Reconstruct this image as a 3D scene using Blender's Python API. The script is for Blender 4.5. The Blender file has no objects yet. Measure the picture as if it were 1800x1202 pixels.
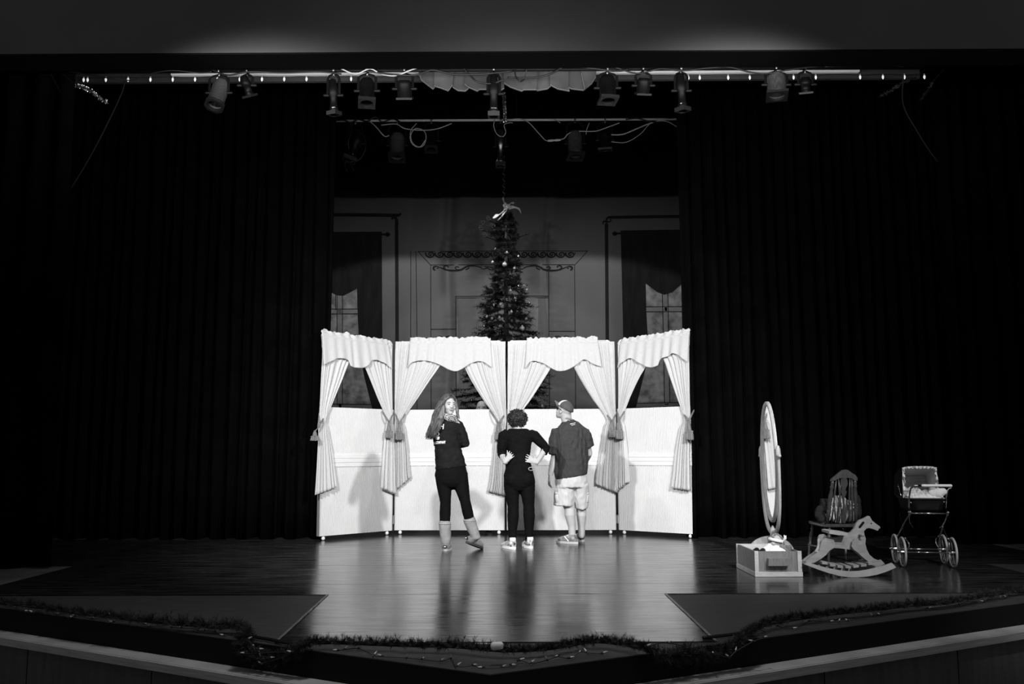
import bpy, bmesh, math, random
from mathutils import Vector, Matrix, Euler, noise
from mathutils.bvhtree import BVHTree
import numpy as np

random.seed(7)
SC = bpy.context.scene
COL = SC.collection
R = math.radians
V = Vector

# ------------------------------------------------------------------ camera
FPX = 1600.0
CAM = V((0.126, 0.0, 1.07))
PITCH = math.atan(194.0 / FPX)
YAW = R(0.25)
ROLL = R(-0.2)
RM = (Matrix.Rotation(YAW, 3, 'Z') @ Matrix.Rotation(math.pi / 2 + PITCH, 3, 'X') @ Matrix.Rotation(ROLL, 3, 'Z'))
cd = bpy.data.cameras.new('camera')
cd.sensor_width = 36.0
cd.lens = 36.0 * FPX / 1800.0
cd.clip_end = 200
cam = bpy.data.objects.new('camera', cd)
cam.matrix_world = Matrix.Translation(CAM) @ RM.to_4x4()
COL.objects.link(cam)
SC.camera = cam

# ------------------------------------------------------------------ world, lights, exposure
w = bpy.data.worlds.new('auditorium')
w.use_nodes = True
w.node_tree.nodes['Background'].inputs[0].default_value = (1, 1, 1, 1)
w.node_tree.nodes['Background'].inputs[1].default_value = 0.10
SC.world = w
SC.view_settings.view_transform = 'Standard'
SC.view_settings.look = 'None'
SC.view_settings.exposure = 0.0
SC.view_settings.gamma = 1.0
SC.view_settings.use_curve_mapping = False


def spot(name, loc, target, power, angle, blend, radius):
    d = bpy.data.lights.new(name, 'SPOT')
    d.energy = power
    d.spot_size = R(angle)
    d.spot_blend = blend
    d.shadow_soft_size = radius
    o = bpy.data.objects.new(name, d)
    o.location = loc
    o.rotation_euler = (V(target) - V(loc)).to_track_quat('-Z', 'Y').to_euler()
    COL.objects.link(o)
    return o


# the two box-boom spots at the sides of the house
spot('house_spot_left', (-2.95, 4.7, 3.86), (0.3, 12.0, 0.62), 1700, 70, 1.0, 0.13)
spot('house_spot_right', (2.95, 4.7, 3.86), (-0.3, 12.0, 0.62), 1700, 70, 1.0, 0.13)
spot('fill_spot_centre', (0.1, 4.3, 3.8), (0.0, 12.0, 0.9), 290, 72, 1.0, 0.13)  # added front fill, lightens the shadows on the screens
# two lamps of the far pipe on the backdrop
spot('rig_spot_left', (-1.9, 13.1, 5.45), (-1.8, 14.1, 2.55), 300, 110, 0.12, 0.05)
spot('rig_spot_right', (1.5, 13.1, 5.45), (1.4, 14.1, 2.55), 280, 110, 0.12, 0.05)
spot('fill_spot_low', (-0.2, 12.9, 5.4), (-0.1, 16.0, 2.0), 330, 40, 0.9, 0.05)  # added fill, lifts the lower backdrop seen through the screen windows
# added fill spot that brightens the props at the right
spot('fill_spot_props', (4.3, 3.4, 3.9), (3.2, 8.6, 0.4), 760, 46, 1.0, 0.08)
spot('fill_downlight', (0.0, 4.0, 7.5), (0.0, 4.6, 0.0), 620, 92, 1.0, 0.4)  # added overhead fill that brightens the ledge and apron


def area(name, loc, target, power, sx, sy):
    d = bpy.data.lights.new(name, 'AREA')
    d.shape = 'RECTANGLE'
    d.size = sx
    d.size_y = sy
    d.energy = power
    o = bpy.data.objects.new(name, d)
    o.location = loc
    o.rotation_euler = (V(target) - V(loc)).to_track_quat('-Z', 'Y').to_euler()
    COL.objects.link(o)
    return o


# added fill strip behind the proscenium header, brightens the batten and rig
area('fill_strip_rig', (0.0, 7.35, 4.25), (0.0, 9.0, 5.5), 105, 6.5, 0.12)

# ------------------------------------------------------------------ picture -> place


def ray(px, py):
    return (RM @ V(((px - 900) / FPX, -(py - 601) / FPX, -1.0))).normalized()


def at(px, py, Y):
    d = ray(px, py)
    return CAM + d * ((Y - CAM.y) / d.y)


def fl(px, py, z=0.0):
    d = ray(px, py)
    return CAM + d * ((z - CAM.z) / d.z)


def onplane(px, py, p, n):
    d = ray(px, py)
    return CAM + d * ((p - CAM).dot(n) / d.dot(n))


# ------------------------------------------------------------------ materials
MATS = {}


def mat(name, v, rough=0.6, metal=0.0, spec=0.5, var=0.0, scale=8.0, stretch=(1, 1, 1), bump=0.0, bscale=None,
        v2=None, coat=0.0, detail=4.0, emit=0.0, rvar=0.0):
    if name in MATS:
        return MATS[name]
    m = bpy.data.materials.new(name)
    m.use_nodes = True
    nt = m.node_tree
    b = nt.nodes['Principled BSDF']
    b.inputs['Base Color'].default_value = (v, v, v, 1)
    b.inputs['Roughness'].default_value = rough
    b.inputs['Metallic'].default_value = metal
    b.inputs['Specular IOR Level'].default_value = spec
    b.inputs['Coat Weight'].default_value = coat
    if emit:
        b.inputs['Emission Color'].default_value = (1, 1, 1, 1)
        b.inputs['Emission Strength'].default_value = emit
    if var or bump or v2 is not None or rvar:
        tc = nt.nodes.new('ShaderNodeTexCoord')
        mp = nt.nodes.new('ShaderNodeMapping')
        mp.inputs['Scale'].default_value = stretch
        nt.links.new(tc.outputs['Object'], mp.inputs['Vector'])
        nz = nt.nodes.new('ShaderNodeTexNoise')
        nz.inputs['Scale'].default_value = scale
        nz.inputs['Detail'].default_value = detail
        nt.links.new(mp.outputs['Vector'], nz.inputs['Vector'])
        if var or v2 is not None:
            cr = nt.nodes.new('ShaderNodeValToRGB')
            lo, hi = (v * (1 - var), v * (1 + var)) if v2 is None else (v, v2)
            cr.color_ramp.elements[0].position = 0.3
            cr.color_ramp.elements[1].position = 0.7
            cr.color_ramp.elements[0].color = (lo, lo, lo, 1)
            cr.color_ramp.elements[1].color = (hi, hi, hi, 1)
            nt.links.new(nz.outputs['Fac'], cr.inputs['Fac'])
            nt.links.new(cr.outputs['Color'], b.inputs['Base Color'])
        if rvar:
            mr = nt.nodes.new('ShaderNodeMapRange')
            mr.inputs['From Min'].default_value = 0.3
            mr.inputs['From Max'].default_value = 0.7
            mr.inputs['To Min'].default_value = max(0.02, rough - rvar)
            mr.inputs['To Max'].default_value = rough + rvar
            nt.links.new(nz.outputs['Fac'], mr.inputs['Value'])
            nt.links.new(mr.outputs['Result'], b.inputs['Roughness'])
        if bump:
            src = nz
            if bscale:
                src = nt.nodes.new('ShaderNodeTexNoise')
                src.inputs['Scale'].default_value = bscale
                src.inputs['Detail'].default_value = 3
                nt.links.new(mp.outputs['Vector'], src.inputs['Vector'])
            bp = nt.nodes.new('ShaderNodeBump')
            bp.inputs['Strength'].default_value = bump
            bp.inputs['Distance'].default_value = 0.01
            nt.links.new(src.outputs['Fac'], bp.inputs['Height'])
            nt.links.new(bp.outputs['Normal'], b.inputs['Normal'])
    MATS[name] = m
    return m


def perforated(name, v, rough, scale):
    m = mat(name, v, rough, spec=0.5)
    nt = m.node_tree
    b = nt.nodes['Principled BSDF']
    tc = nt.nodes.new('ShaderNodeTexCoord')
    vo = nt.nodes.new('ShaderNodeTexVoronoi')
    vo.inputs['Scale'].default_value = scale
    vo.inputs['Randomness'].default_value = 0.15
    cr = nt.nodes.new('ShaderNodeValToRGB')
    cr.color_ramp.elements[0].position = 0.25
    cr.color_ramp.elements[1].position = 0.4
    cr.color_ramp.elements[0].color = (0.005, 0.005, 0.005, 1)
    cr.color_ramp.elements[1].color = (v, v, v, 1)
    nt.links.new(tc.outputs['Object'], vo.inputs['Vector'])
    nt.links.new(vo.outputs['Distance'], cr.inputs['Fac'])
    nt.links.new(cr.outputs['Color'], b.inputs['Base Color'])
    return m


BLACKCLOTH = mat('black velour', 0.0028, 1.0, spec=0.02, var=0.3, scale=3)
WHITECLOTH = mat('white cotton', 0.64, 0.9, spec=0.1, var=0.03, scale=30, bump=0.15, bscale=160)
BOARDCLOTH = mat('white ribbed covering', 0.72, 0.8, spec=0.15, var=0.03, scale=6, bump=0.06, bscale=25)
WHITEPAINT = mat('white paint', 0.80, 0.55, spec=0.3, var=0.02, scale=5)
GREYCORD = mat('grey cord', 0.2, 0.8, var=0.25, scale=60, stretch=(1, 1, .2))
BLACKMETAL = mat('black metal', 0.004, 0.45, spec=0.14, var=0.3, scale=10)
DARKMETAL = mat('dark chain metal', 0.02, 0.4, spec=0.5)
STEEL = mat('bright steel', 0.62, 0.22, metal=1.0, var=0.1, scale=20)
GREYSTEEL = mat('dull steel', 0.42, 0.42, metal=1.0, var=0.2, scale=15)
BLACKRUBBER = mat('black cable rubber', 0.010, 0.45, spec=0.4)
WHITERUBBER = mat('pale cable rubber', 0.45, 0.5, spec=0.4)
PALEWOOD = mat('pale pine', 0.42, 0.55, var=0.22, scale=5, stretch=(1.2, 6, 9), bump=0.06, detail=6)
MIDWOOD = mat('oak', 0.27, 0.5, var=0.3, scale=6, stretch=(9, 6, 1.2), bump=0.06, detail=6)
MIRRORWOOD = mat('satin oak', 0.36, 0.4, var=0.18, scale=8, stretch=(4, 4, 1), spec=0.4)
DARKWOOD = mat('dark stained wood', 0.06, 0.35, var=0.3, scale=8, stretch=(6, 6, 1), spec=0.5)
SKIN = mat('skin', 0.48, 0.5, var=0.05, scale=20, spec=0.3)
PALESKIN = mat('pale skin', 0.45, 0.5, var=0.04, scale=20, spec=0.3)
DARK = mat('near black', 0.012, 0.7, spec=0.2)
GREYLINE = mat('grey paint line', 0.03, 0.9, spec=0.1)
BRIGHTWHITE = mat('bright white', 0.9, 0.6, spec=0.3)
GLASSBULB = mat('frosted bulb glass', 0.85, 0.12, spec=0.8, coat=0.5)

LITBULB = mat('glowing clear bulb', 0.8, 0.2, emit=0.55)

# ------------------------------------------------------------------ mesh builder
ORG = {}


class MB:
    def __init__(self, M=None):
        self.v = []
        self.f = []
        self.M = M

    def add(self, verts, faces):
        k = len(self.v)
        if self.M is not None:
            verts = [self.M @ V(p) for p in verts]
        self.v.extend(tuple(p) for p in verts)
        self.f.extend(tuple(i + k for i in f) for f in faces)
        return self

    def hexa(self, p):
        """8 points: bottom ring 0-3, top ring 4-7"""
        return self.add(p, [(3, 2, 1, 0), (4, 5, 6, 7), (0, 1, 5, 4), (1, 2, 6, 5), (2, 3, 7, 6), (3, 0, 4, 7)])

    def box(self, lo, hi, bev=0.0):
        x0, y0, z0 = lo
        x1, y1, z1 = hi
        if bev <= 0:
            return self.hexa([(x0, y0, z0), (x1, y0, z0), (x1, y1, z0), (x0, y1, z0),
                              (x0, y0, z1), (x1, y0, z1), (x1, y1, z1), (x0, y1, z1)])
        b = bev
        rings = []
        for z, i in ((z0, b), (z0 + b, 0), (z1 - b, 0), (z1, b)):
            rings.append([(x0 + i + b, y0 + i, z), (x1 - i - b, y0 + i, z), (x1 - i, y0 + i + b, z), (x1 - i, y1 - i - b, z),
                          (x1 - i - b, y1 - i, z), (x0 + i + b, y1 - i, z), (x0 + i, y1 - i - b, z), (x0 + i, y0 + i + b, z)])
        return self.rings(rings)

    def rings(self, rings, cap0=True, cap1=True, closed=True):
        n = len(rings[0])
        vs = [p for r in rings for p in r]
        fs = []
        for i in range(len(rings) - 1):
            for j in range(n if closed else n - 1):
                a, b_ = i * n + j, i * n + (j + 1) % n
                fs.append((a, b_, b_ + n, a + n))
        if closed and cap0:
            fs.append(tuple(reversed(range(n))))
        if closed and cap1:
            fs.append(tuple(range((len(rings) - 1) * n, len(rings) * n)))
        return self.add(vs, fs)

    def limb(self, pts, radii, n=12, side=None, caps=True):
        """smooth tube; radii: float or (ra along side, rb across)"""
        pts = [V(p) for p in pts]
        rr = [(r, r) if not isinstance(r, (tuple, list)) else r for r in radii]
        rings = []
        m = len(pts)
        s_prev = None
        frames = []
        for i in range(m):
            t = (pts[min(i + 1, m - 1)] - pts[max(i - 1, 0)])
            t = t.normalized() if t.length > 1e-9 else V((0, 0, 1))
            if side is not None:
                s = V(side)
            elif s_prev is not None:
                s = s_prev
            else:
                s = V((1, 0, 0)) if abs(t.x) < 0.8 else V((0, 0, 1))
            s = s - t * s.dot(t)
            if s.length < 1e-6:
                s = t.orthogonal()
            s.normalize()
            s_prev = s
            frames.append((t, s, t.cross(s)))

        def ring(c, f, ra, rb):
            return [c + f[1] * (ra * math.cos(2 * math.pi * k / n)) + f[2] * (rb * math.sin(2 * math.pi * k / n)) for k in range(n)]
        if caps:
            t0 = frames[0]
            for a in (80, 45, 20):
                q = R(a)
                rings.append(ring(pts[0] - t0[0] * (math.sin(q) * min(rr[0])), t0, rr[0][0] * math.cos(q), rr[0][1] * math.cos(q)))
        for i in range(m):
            rings.append(ring(pts[i], frames[i], *rr[i]))
        if caps:
            t1 = frames[-1]
            for a in (20, 45, 80):
                q = R(a)
                rings.append(ring(pts[-1] + t1[0] * (math.sin(q) * min(rr[-1])), t1, rr[-1][0] * math.cos(q), rr[-1][1] * math.cos(q)))
        return self.rings(rings)

    def tube(self, pts, r, n=6):
        return self.limb(pts, [r] * len(pts) if not isinstance(r, (list, tuple)) else r, n=n, caps=False)

    def cyl(self, p0, p1, r, n=12):
        return self.limb([p0, p1], [r, r], n=n, caps=False)

    def ell(self, c, rad, rot=None, n=12, m=8):
        c = V(c)
        vs, fs = [], []
        vs.append(V((0, 0, -1)))
        for i in range(1, m):
            a = -math.pi / 2 + math.pi * i / m
            for k in range(n):
                q = 2 * math.pi * k / n
                vs.append(V((math.cos(a) * math.cos(q), math.cos(a) * math.sin(q), math.sin(a))))
        vs.append(V((0, 0, 1)))
        for k in range(n):
            fs.append((0, 1 + (k + 1) % n, 1 + k))
        for i in range(m - 2):
            for k in range(n):
                a, b_ = 1 + i * n + k, 1 + i * n + (k + 1) % n
                fs.append((a, b_, b_ + n, a + n))
        L = len(vs) - 1
        for k in range(n):
            fs.append((L, 1 + (m - 2) * n + k, 1 + (m - 2) * n + (k + 1) % n))
        if isinstance(rad, (int, float)):
            rad = (rad,) * 3
        out = []
        for p in vs:
            q = V((p.x * rad[0], p.y * rad[1], p.z * rad[2]))
            if rot is not None:
                q = rot @ q
            out.append(c + q)
        return self.add(out, fs)

    def lathe(self, prof, n=16, M=None):
        """prof: list of (r, z)"""
        rings = []
        for r, z in prof:
            ring = [V((r * math.cos(2 * math.pi * k / n), r * math.sin(2 * math.pi * k / n), z)) for k in range(n)]
            if M is not None:
                ring = [M @ p for p in ring]
            rings.append(ring)
        return self.rings(rings)

    def prism(self, poly, off):
        """poly: list of 3D points (any simple polygon), off: thickness vector"""
        n = len(poly)
        off = V(off)
        a = [V(p) for p in poly]
        from mathutils.geometry import tessellate_polygon
        tris = tessellate_polygon([a])
        nrm = V((0, 0, 0))
        for i in range(n):
            nrm += a[i].cross(a[(i + 1) % n])
        flip = nrm.dot(off) > 0
        vs = a + [p + off for p in a]
        fs = []
        for t in tris:
            tn = (a[t[1]] - a[t[0]]).cross(a[t[2]] - a[t[0]])
            t = tuple(t) if tn.dot(off) < 0 else tuple(reversed(t))
            fs.append(t)
            fs.append(tuple(i + n for i in reversed(t)))
        for i in range(n):
            j = (i + 1) % n
            fs.append((i, j, j + n, i + n) if flip else (j, i, i + n, j + n))
        return self.add(vs, fs)

    def grid(self, fn, nu, nv):
        vs = [fn(i / nu, j / nv) for j in range(nv + 1) for i in range(nu + 1)]
        fs = []
        for j in range(nv):
            for i in range(nu):
                a = j * (nu + 1) + i
                fs.append((a, a + 1, a + nu + 2, a + nu + 1))
        return self.add(vs, fs)

    def mesh(self, name):
        me = bpy.data.meshes.new(name)
        me.from_pydata(self.v, [], self.f)
        me.update()
        return me

    def build(self, name, m, parent=None, smooth=False, solid=0.0, label=None):
        me = self.mesh(name)
        return link(me, name, m, parent, smooth, solid, label)


def link(me, name, m, parent=None, smooth=False, solid=0.0, label=None):
    o = bpy.data.objects.new(name, me)
    COL.objects.link(o)
    if parent is not None:
        org = ORG[parent.name]
        o.parent = parent
    else:
        n = len(me.vertices)
        co = np.empty(n * 3)
        me.vertices.foreach_get('co', co)
        co = co.reshape(-1, 3)
        lo, hi = co.min(0), co.max(0)
        org = V(((lo[0] + hi[0]) / 2, (lo[1] + hi[1]) / 2, lo[2]))
        o.location = org
    ORG[o.name] = org
    me.transform(Matrix.Translation(-org))
    if m is not None:
        me.materials.append(m)
    if smooth:
        me.polygons.foreach_set('use_smooth', [True] * len(me.polygons))
    if solid:
        md = o.modifiers.new('thickness', 'SOLIDIFY')
        md.thickness = solid
        md.offset = 0
    if label:
        o['label'] = label
    return o


def tag(o, label, cat, group=None):
    o['label'] = label
    o['category'] = cat
    if group:
        o['group'] = group
    return o


def thing(name, loc, label, cat, group=None):
    o = bpy.data.objects.new(name, None)
    o.empty_display_size = 0.1
    COL.objects.link(o)
    o.location = V(loc)
    ORG[o.name] = V(loc)
    return tag(o, label, cat, group)


def struct(o):
    o['kind'] = 'structure'
    return o


def voxel(mb, size, smooth=4, disp=None, factor=0.5):
    """fuse everything in mb into one continuous surface"""
    me = mb.mesh('tmp')
    o = bpy.data.objects.new('tmp', me)
    COL.objects.link(o)
    r = o.modifiers.new('r', 'REMESH')
    r.mode = 'VOXEL'
    r.voxel_size = size
    if smooth:
        s = o.modifiers.new('s', 'SMOOTH')
        s.iterations = smooth
        s.factor = factor
    dg = bpy.context.evaluated_depsgraph_get()
    ev = o.evaluated_get(dg)
    out = bpy.data.meshes.new_from_object(ev)
    bpy.data.objects.remove(o)
    bpy.data.meshes.remove(me)
    if disp is not None:
        nn = [v.normal.copy() for v in out.vertices]
        for v, n in zip(out.vertices, nn):
            v.co += n * disp(v.co, n)
        out.update()
    return out


def catmull(pts, n):
    """n samples of a catmull-rom through tuples/vectors"""
    P = [np.array(p, float) for p in pts]
    P = [2 * P[0] - P[1]] + P + [2 * P[-1] - P[-2]]
    m = len(P) - 3
    out = []
    for i in range(n):
        t = i / (n - 1) * m
        k = min(int(t), m - 1)
        u = t - k
        a, b, c, d = P[k:k + 4]
        out.append(0.5 * ((2 * b) + (-a + c) * u + (2 * a - 5 * b + 4 * c - d) * u * u + (-a + 3 * b - 3 * c + d) * u ** 3))
    return out


def lerp(a, b, t):
    return a + (b - a) * t


def interp(x, xs, ys):
    return float(np.interp(x, xs, ys))
# ================================================================== structure
MARLEY = mat('black vinyl dance floor', 0.028, 0.2, spec=0.55, var=0.8, scale=5, stretch=(0.6, 5, 1), bump=0.025, bscale=7, rvar=0.05, detail=9)
APRON = mat('grey painted apron', 0.05, 0.6, spec=0.3, var=0.2, scale=5, stretch=(1, 4, 1), bump=0.05, bscale=40)
OFFFLOOR = mat('worn wing floor', 0.14, 0.6, spec=0.3, var=0.3, scale=4)
HEADER = mat('dark grey plaster', 0.14, 0.85, spec=0.2, var=0.06, scale=2)
BLACKPAINT = mat('black paint', 0.008, 0.8, spec=0.15)
RAILWOOD = mat('varnished rail wood', 0.42, 0.45, var=0.2, scale=4, stretch=(1, 1, 20), spec=0.4)
FRONTWOOD = mat('dark wood panelling', 0.09, 0.5, var=0.25, scale=3, stretch=(6, 6, .6), spec=0.4)

lipL, lipA, lipR = fl(0, 1067), fl(862, 1183), fl(1800, 1058)
dL = (lipL - lipA).normalized()
dR = (lipR - lipA).normalized()
lipL2, lipR2 = lipA + dL * 9.0, lipA + dR * 9.0
nL = V((dL.y, -dL.x, 0))
nL = nL if nL.y < 0 else -nL
nR = V((-dR.y, dR.x, 0))
nR = nR if nR.y < 0 else -nR
apexN = (nL + nR).normalized() / math.cos(nL.angle(nR) / 2)

YM = fl(880, 1044).y            # front edge of the dance floor
# floor slab (front edge is the V of the stage lip)
b = MB()
b.prism([(lipA.x, lipA.y, -0.006), (lipR2.x, lipR2.y, -0.006), (lipR2.x, 18.4, -0.006), (lipL2.x, 18.4, -0.006), (lipL2.x, lipL2.y, -0.006)], (0, 0, -0.05))
floor = struct(b.build('floor', APRON))
floor['label'] = 'grey painted stage floor running out to the pointed lip'
# vinyl strips across the stage
seams = [YM, fl(880, 1026).y, fl(880, 993).y, fl(880, 957.5).y, 12.9, 15.0, 17.2]
for k_, (a, c) in enumerate(zip(seams[:-1], seams[1:])):
    b = MB()
    wl, wr = (-4.13 if k_ < 2 else -6.8), (4.6 if k_ < 2 else 5.6)
    n = 14
    b.grid(lambda u, v: V((lerp(wl, wr, u), lerp(a + .004, c - .004, v), 0.0015 * noise.noise(V((u * 30, a * 9 + v * 2, 1.0))))), 60, 3)
    b.box((wl, a + .004, -.0055), (wr, c - .004, -.0025))
    o = b.build('vinyl_strip', MARLEY, floor, smooth=True)
# the glossy centre strip running down the apron, its front edge just behind the garland
xa0, xa1 = fl(575, 1046).x, fl(1167, 1041).x
xb0, xb1 = fl(487, 1127).x, fl(1250, 1119).x
yb = fl(880, 1128).y
b = MB()
b.grid(lambda u, v: V((lerp(lerp(xa0, xb0, v), lerp(xa1, xb1, v), u), lerp(YM - .004, yb, v), 0.002 * noise.noise(V((u * 6, v * 5, 3))))), 40, 24)
b.build('vinyl_strip', MARLEY, floor, smooth=True)
TAPE = mat('grey gaffer tape', 0.16, 0.4, var=0.4, scale=30, bump=0.3)
for (x0, x1) in ((xa0, xb0), (xa1, xb1)):
    b = MB()
    b.grid(lambda u, v: V((lerp(x0, x1, v) + (u - .5) * .018, lerp(YM, yb, v), .004 + .002 * noise.noise(V((u * 3, v * 30, x0))))), 2, 40)
    b.build('edge_tape', TAPE, floor)
# paler worn floor in the wings beyond the vinyl
b = MB()
b.box((-9, 7.45, -.0055), (-4.14, seams[2], -.001))
b.build('wing_floor', OFFFLOOR, floor)
b = MB()
b.prism([(5.61, 10.2, -.001), (9, 10.2, -.001), (9, 12.5, -.001), (5.61, 12.5, -.001)], (0, 0, -.0045))
b.build('wing_floor', OFFFLOOR, floor)

# stage front: black riser, projecting rail, wood panels below
for side, d, n_ in (('left', dL, nL), ('right', dR, nR)):
    A = lipA.copy()
    nv = n_

    def P(s, out, z, d=d, nv=nv):
        # at s = 0 use the mitre direction
        if s <= 0:
            return lipA + apexN * out + V((0, 0, z))
        return lipA + d * s + nv * out + V((0, 0, z))
    L = 9.0

    def bar(b, s0, s1, o0, o1, z0, z1):
        b.hexa([P(s0, o0, z0), P(s1, o0, z0), P(s1, o1, z0), P(s0, o1, z0), P(s0, o0, z1), P(s1, o0, z1), P(s1, o1, z1), P(s0, o1, z1)])
    b = MB()
    bar(b, 0, L, -0.03, 0.015, -0.155, -0.007)
    w_ = struct(b.build('wall_front_' + side, BLACKPAINT))
    w_['label'] = 'black stage riser under the lip, %s half' % side
    b = MB()
    bar(b, 0, L, -0.02, 0.15, -0.185, -0.15)
    bar(b, 0, L, 0.13, 0.165, -0.20, -0.153)
    r_ = struct(b.build('trim_1' if side == 'left' else 'trim_2', RAILWOOD))
    r_['label'] = 'pale varnished wood ledge below the stage lip, %s half' % side
    back = MB()
    bar(back, 0, L, -0.05, 0.05, -1.3, -0.19)
    w2 = struct(back.build('wall_pit_' + side, BLACKPAINT))
    w2['label'] = 'dark wood front of the stage under the ledge, %s half' % side
    px_joint = 265 if side == 'left' else 1450
    pj = onplane(px_joint, 1185, lipA + n_ * 0.09, n_)
    sj = (pj - lipA).dot(d)
    cuts = [0.0]
    s = sj
    wid = 1.22
    while s > wid:
        s -= wid
    while s < L:
        cuts.append(s)
        s += wid
    for c0, c1 in zip(cuts[:-1], cuts[1:]):
        b = MB()
        bar(b, c0 + (.006 if c0 > 0 else 0), c1 - .006, 0.06, 0.085, -1.3, -0.205)
        b.build('wood_panel', FRONTWOOD, w2)
pit = MB()
pit.box((-9, -3, -1.36), (9, 7.0, -1.3))
struct(pit.build('floor_pit', mat('dark carpet', 0.02, 0.95)))['label'] = 'dark auditorium floor below the stage'

# proscenium header
YH = 6.9
hz = at(900, 90, YH).z
b = MB()
b.box((-9, YH, hz), (9, YH + .26, 9.0), 0)
h = struct(b.build('wall_header', HEADER))
h['label'] = 'dark grey plaster wall above the stage opening'
b = MB()
b.box((-9, YH + .004, hz - .012), (9, YH + .27, hz + .004))
b.box((-9, YH + .262, hz - .01), (9, YH + .30, 8.9))
b.build('soffit_lining', BLACKPAINT, h)
# stage house shell
for nm, lo, hi in (('wall_back', (-9, 18.4, -.05), (9, 18.6, 9.2)), ('wall_left', (-9.2, 6.6, -.05), (-9, 18.6, 9.2)),
                   ('wall_right', (9, 6.6, -.05), (9.2, 18.6, 9.2)), ('ceiling', (-9.2, 7.2, 9.0), (9.2, 18.6, 9.2))):
    b = MB()
    b.box(lo, hi)
    o = struct(b.build(nm, BLACKPAINT))
    o['label'] = 'black painted %s of the stage house' % nm.replace('_', ' ')


# ------------------------------------------------------------------ black masking curtains
def black_drape(name, x0, x1, Y, z0, z1, folds, amp, label, seed, wob=0.0):
    rnd = random.Random(seed)
    n = int(folds * 8)
    ph = [rnd.uniform(-.5, .5) for _ in range(int(folds) + 3)]
    ab = [rnd.uniform(.6, 1.2) for _ in range(int(folds) + 3)]
    b = MB()

    def fn(u, v):
        k = u * folds
        i = int(k)
        a_ = lerp(ab[i], ab[i + 1], k - i)
        q = 2 * math.pi * (k + .35 * lerp(ph[i], ph[i + 1], k - i))
        y = Y + amp * a_ * math.sin(q) * (0.75 + .25 * v)
        z = lerp(z1, z0, v)
        if v > .999:
            z += .012 * math.sin(q * .5 + seed) + wob * noise.noise(V((u * 4, seed, 0)))
        return V((lerp(x0, x1, u) + .02 * math.sin(3 * v + i * 1.7), y, z))
    b.grid(fn, n, 10)
    o = b.build(name, BLACKCLOTH, None, smooth=True, solid=.006)
    tag(o, label, 'curtain')
    return o


YC = 11.55
xl, xr = at(583, 500, YC).x, at(1196, 500, YC).x
black_drape('stage_curtain', -7.5, xl, YC, 0.012, 7.2, 34, .055, 'black velour traveller curtain drawn to the left of the white screen', 1)
black_drape('stage_curtain', xr, 7.5, YC, 0.012, 7.2, 34, .055, 'black velour traveller curtain drawn to the right, behind the oval mirror', 2)
black_drape('leg_curtain', -8.2, at(112, 500, 8.75).x, 8.75, 0.012, 7.2, 14, .05, 'black leg curtain at the near left edge of the stage', 3)
black_drape('leg_curtain', at(1646, 500, 10.72).x, 8.2, 10.72, 0.012, 7.2, 14, .05, 'black leg curtain at the far right edge of the stage', 4)
YB2 = 14.9
black_drape('border_curtain', -4.5, 4.5, YB2, at(890, 333, YB2).z, 8.4, 16, .03, 'black border cloth hanging above the painted backdrop', 5, wob=.05)
# ================================================================== painted backdrop
YD = 16.0
CANVAS = mat('painted canvas', 0.058, 0.55, spec=0.25, var=0.10, scale=1.6, stretch=(1, 1, .5), bump=0.10, bscale=14)
PAINTDARK = mat('dark scenic paint', 0.004, 0.8, spec=0.2, var=0.5, scale=2.5)
PAINTLINE = mat('dark line paint', 0.006, 0.8, spec=0.2, var=0.4, scale=12)
PAINTGLASS = mat('mottled painted glass', 0.035, 0.7, spec=0.2, v2=0.2, scale=5.5, detail=5)
PAINTMULL = mat('painted glazing bar', 0.11, 0.7, spec=0.2, var=0.15, scale=6)
PAINTFIRE = mat('mottled painted hearth', 0.03, 0.7, spec=0.2, v2=0.13, scale=2.6, detail=5, stretch=(1, 1, .6))
PAINTSWAG = mat('painted drapery', 0.004, 0.8, spec=0.1, v2=0.009, scale=3, stretch=(3, 1, .6))


def cy(x, z):
    """depth of the cloth: soft vertical creases between the two painted windows"""
    t = max(0.0, 1 - abs(x - (-.15)) / 2.0)
    t = t * t * (3 - 2 * t)
    y = .030 * math.sin(3.4 * x + .25 * z + .5) + .016 * math.sin(9.0 * x - .3 * z) + .02 * noise.noise(V((x * 2.1, z * .7, 3)))
    for c, wd, am in ((at(788, 520, YD).x, .10, .10), (at(722, 520, YD).x, .06, .04), (at(962, 520, YD).x, .05, .04)):
        q = (x - c - .03 * math.sin(z * 2.5)) / wd
        y += am * math.exp(-q * q)
    return YD + t * y


def cpt(px, py, out=0.006):
    p = at(px, py, YD)
    p = at(px, py, cy(p.x, p.z) - out)
    return p


zt, zb_ = 5.9, 0.02
b = MB()
b.grid(lambda u, v: V((lerp(-4.2, 4.2, u), cy(lerp(-4.2, 4.2, u), lerp(zb_, zt, v)), lerp(zb_, zt, v))), 260, 30)
drop = b.build('painted_backdrop', CANVAS, None, smooth=True, solid=.004)
tag(drop, 'grey painted backdrop of a parlour with windows and a mantelpiece, behind the tree', 'backdrop')
batten = MB()
batten.cyl((-4.3, YD, 5.93), (4.3, YD, 5.93), .03, 10)
batten.build('batten', GREYSTEEL, drop, smooth=True)


def poly(name, pts, m, out=0.006, label=None):
    b = MB()
    b.prism([cpt(x, y, out) for x, y in pts], (0, .003, 0))
    return b.build(name, m, drop, label=label)


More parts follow.
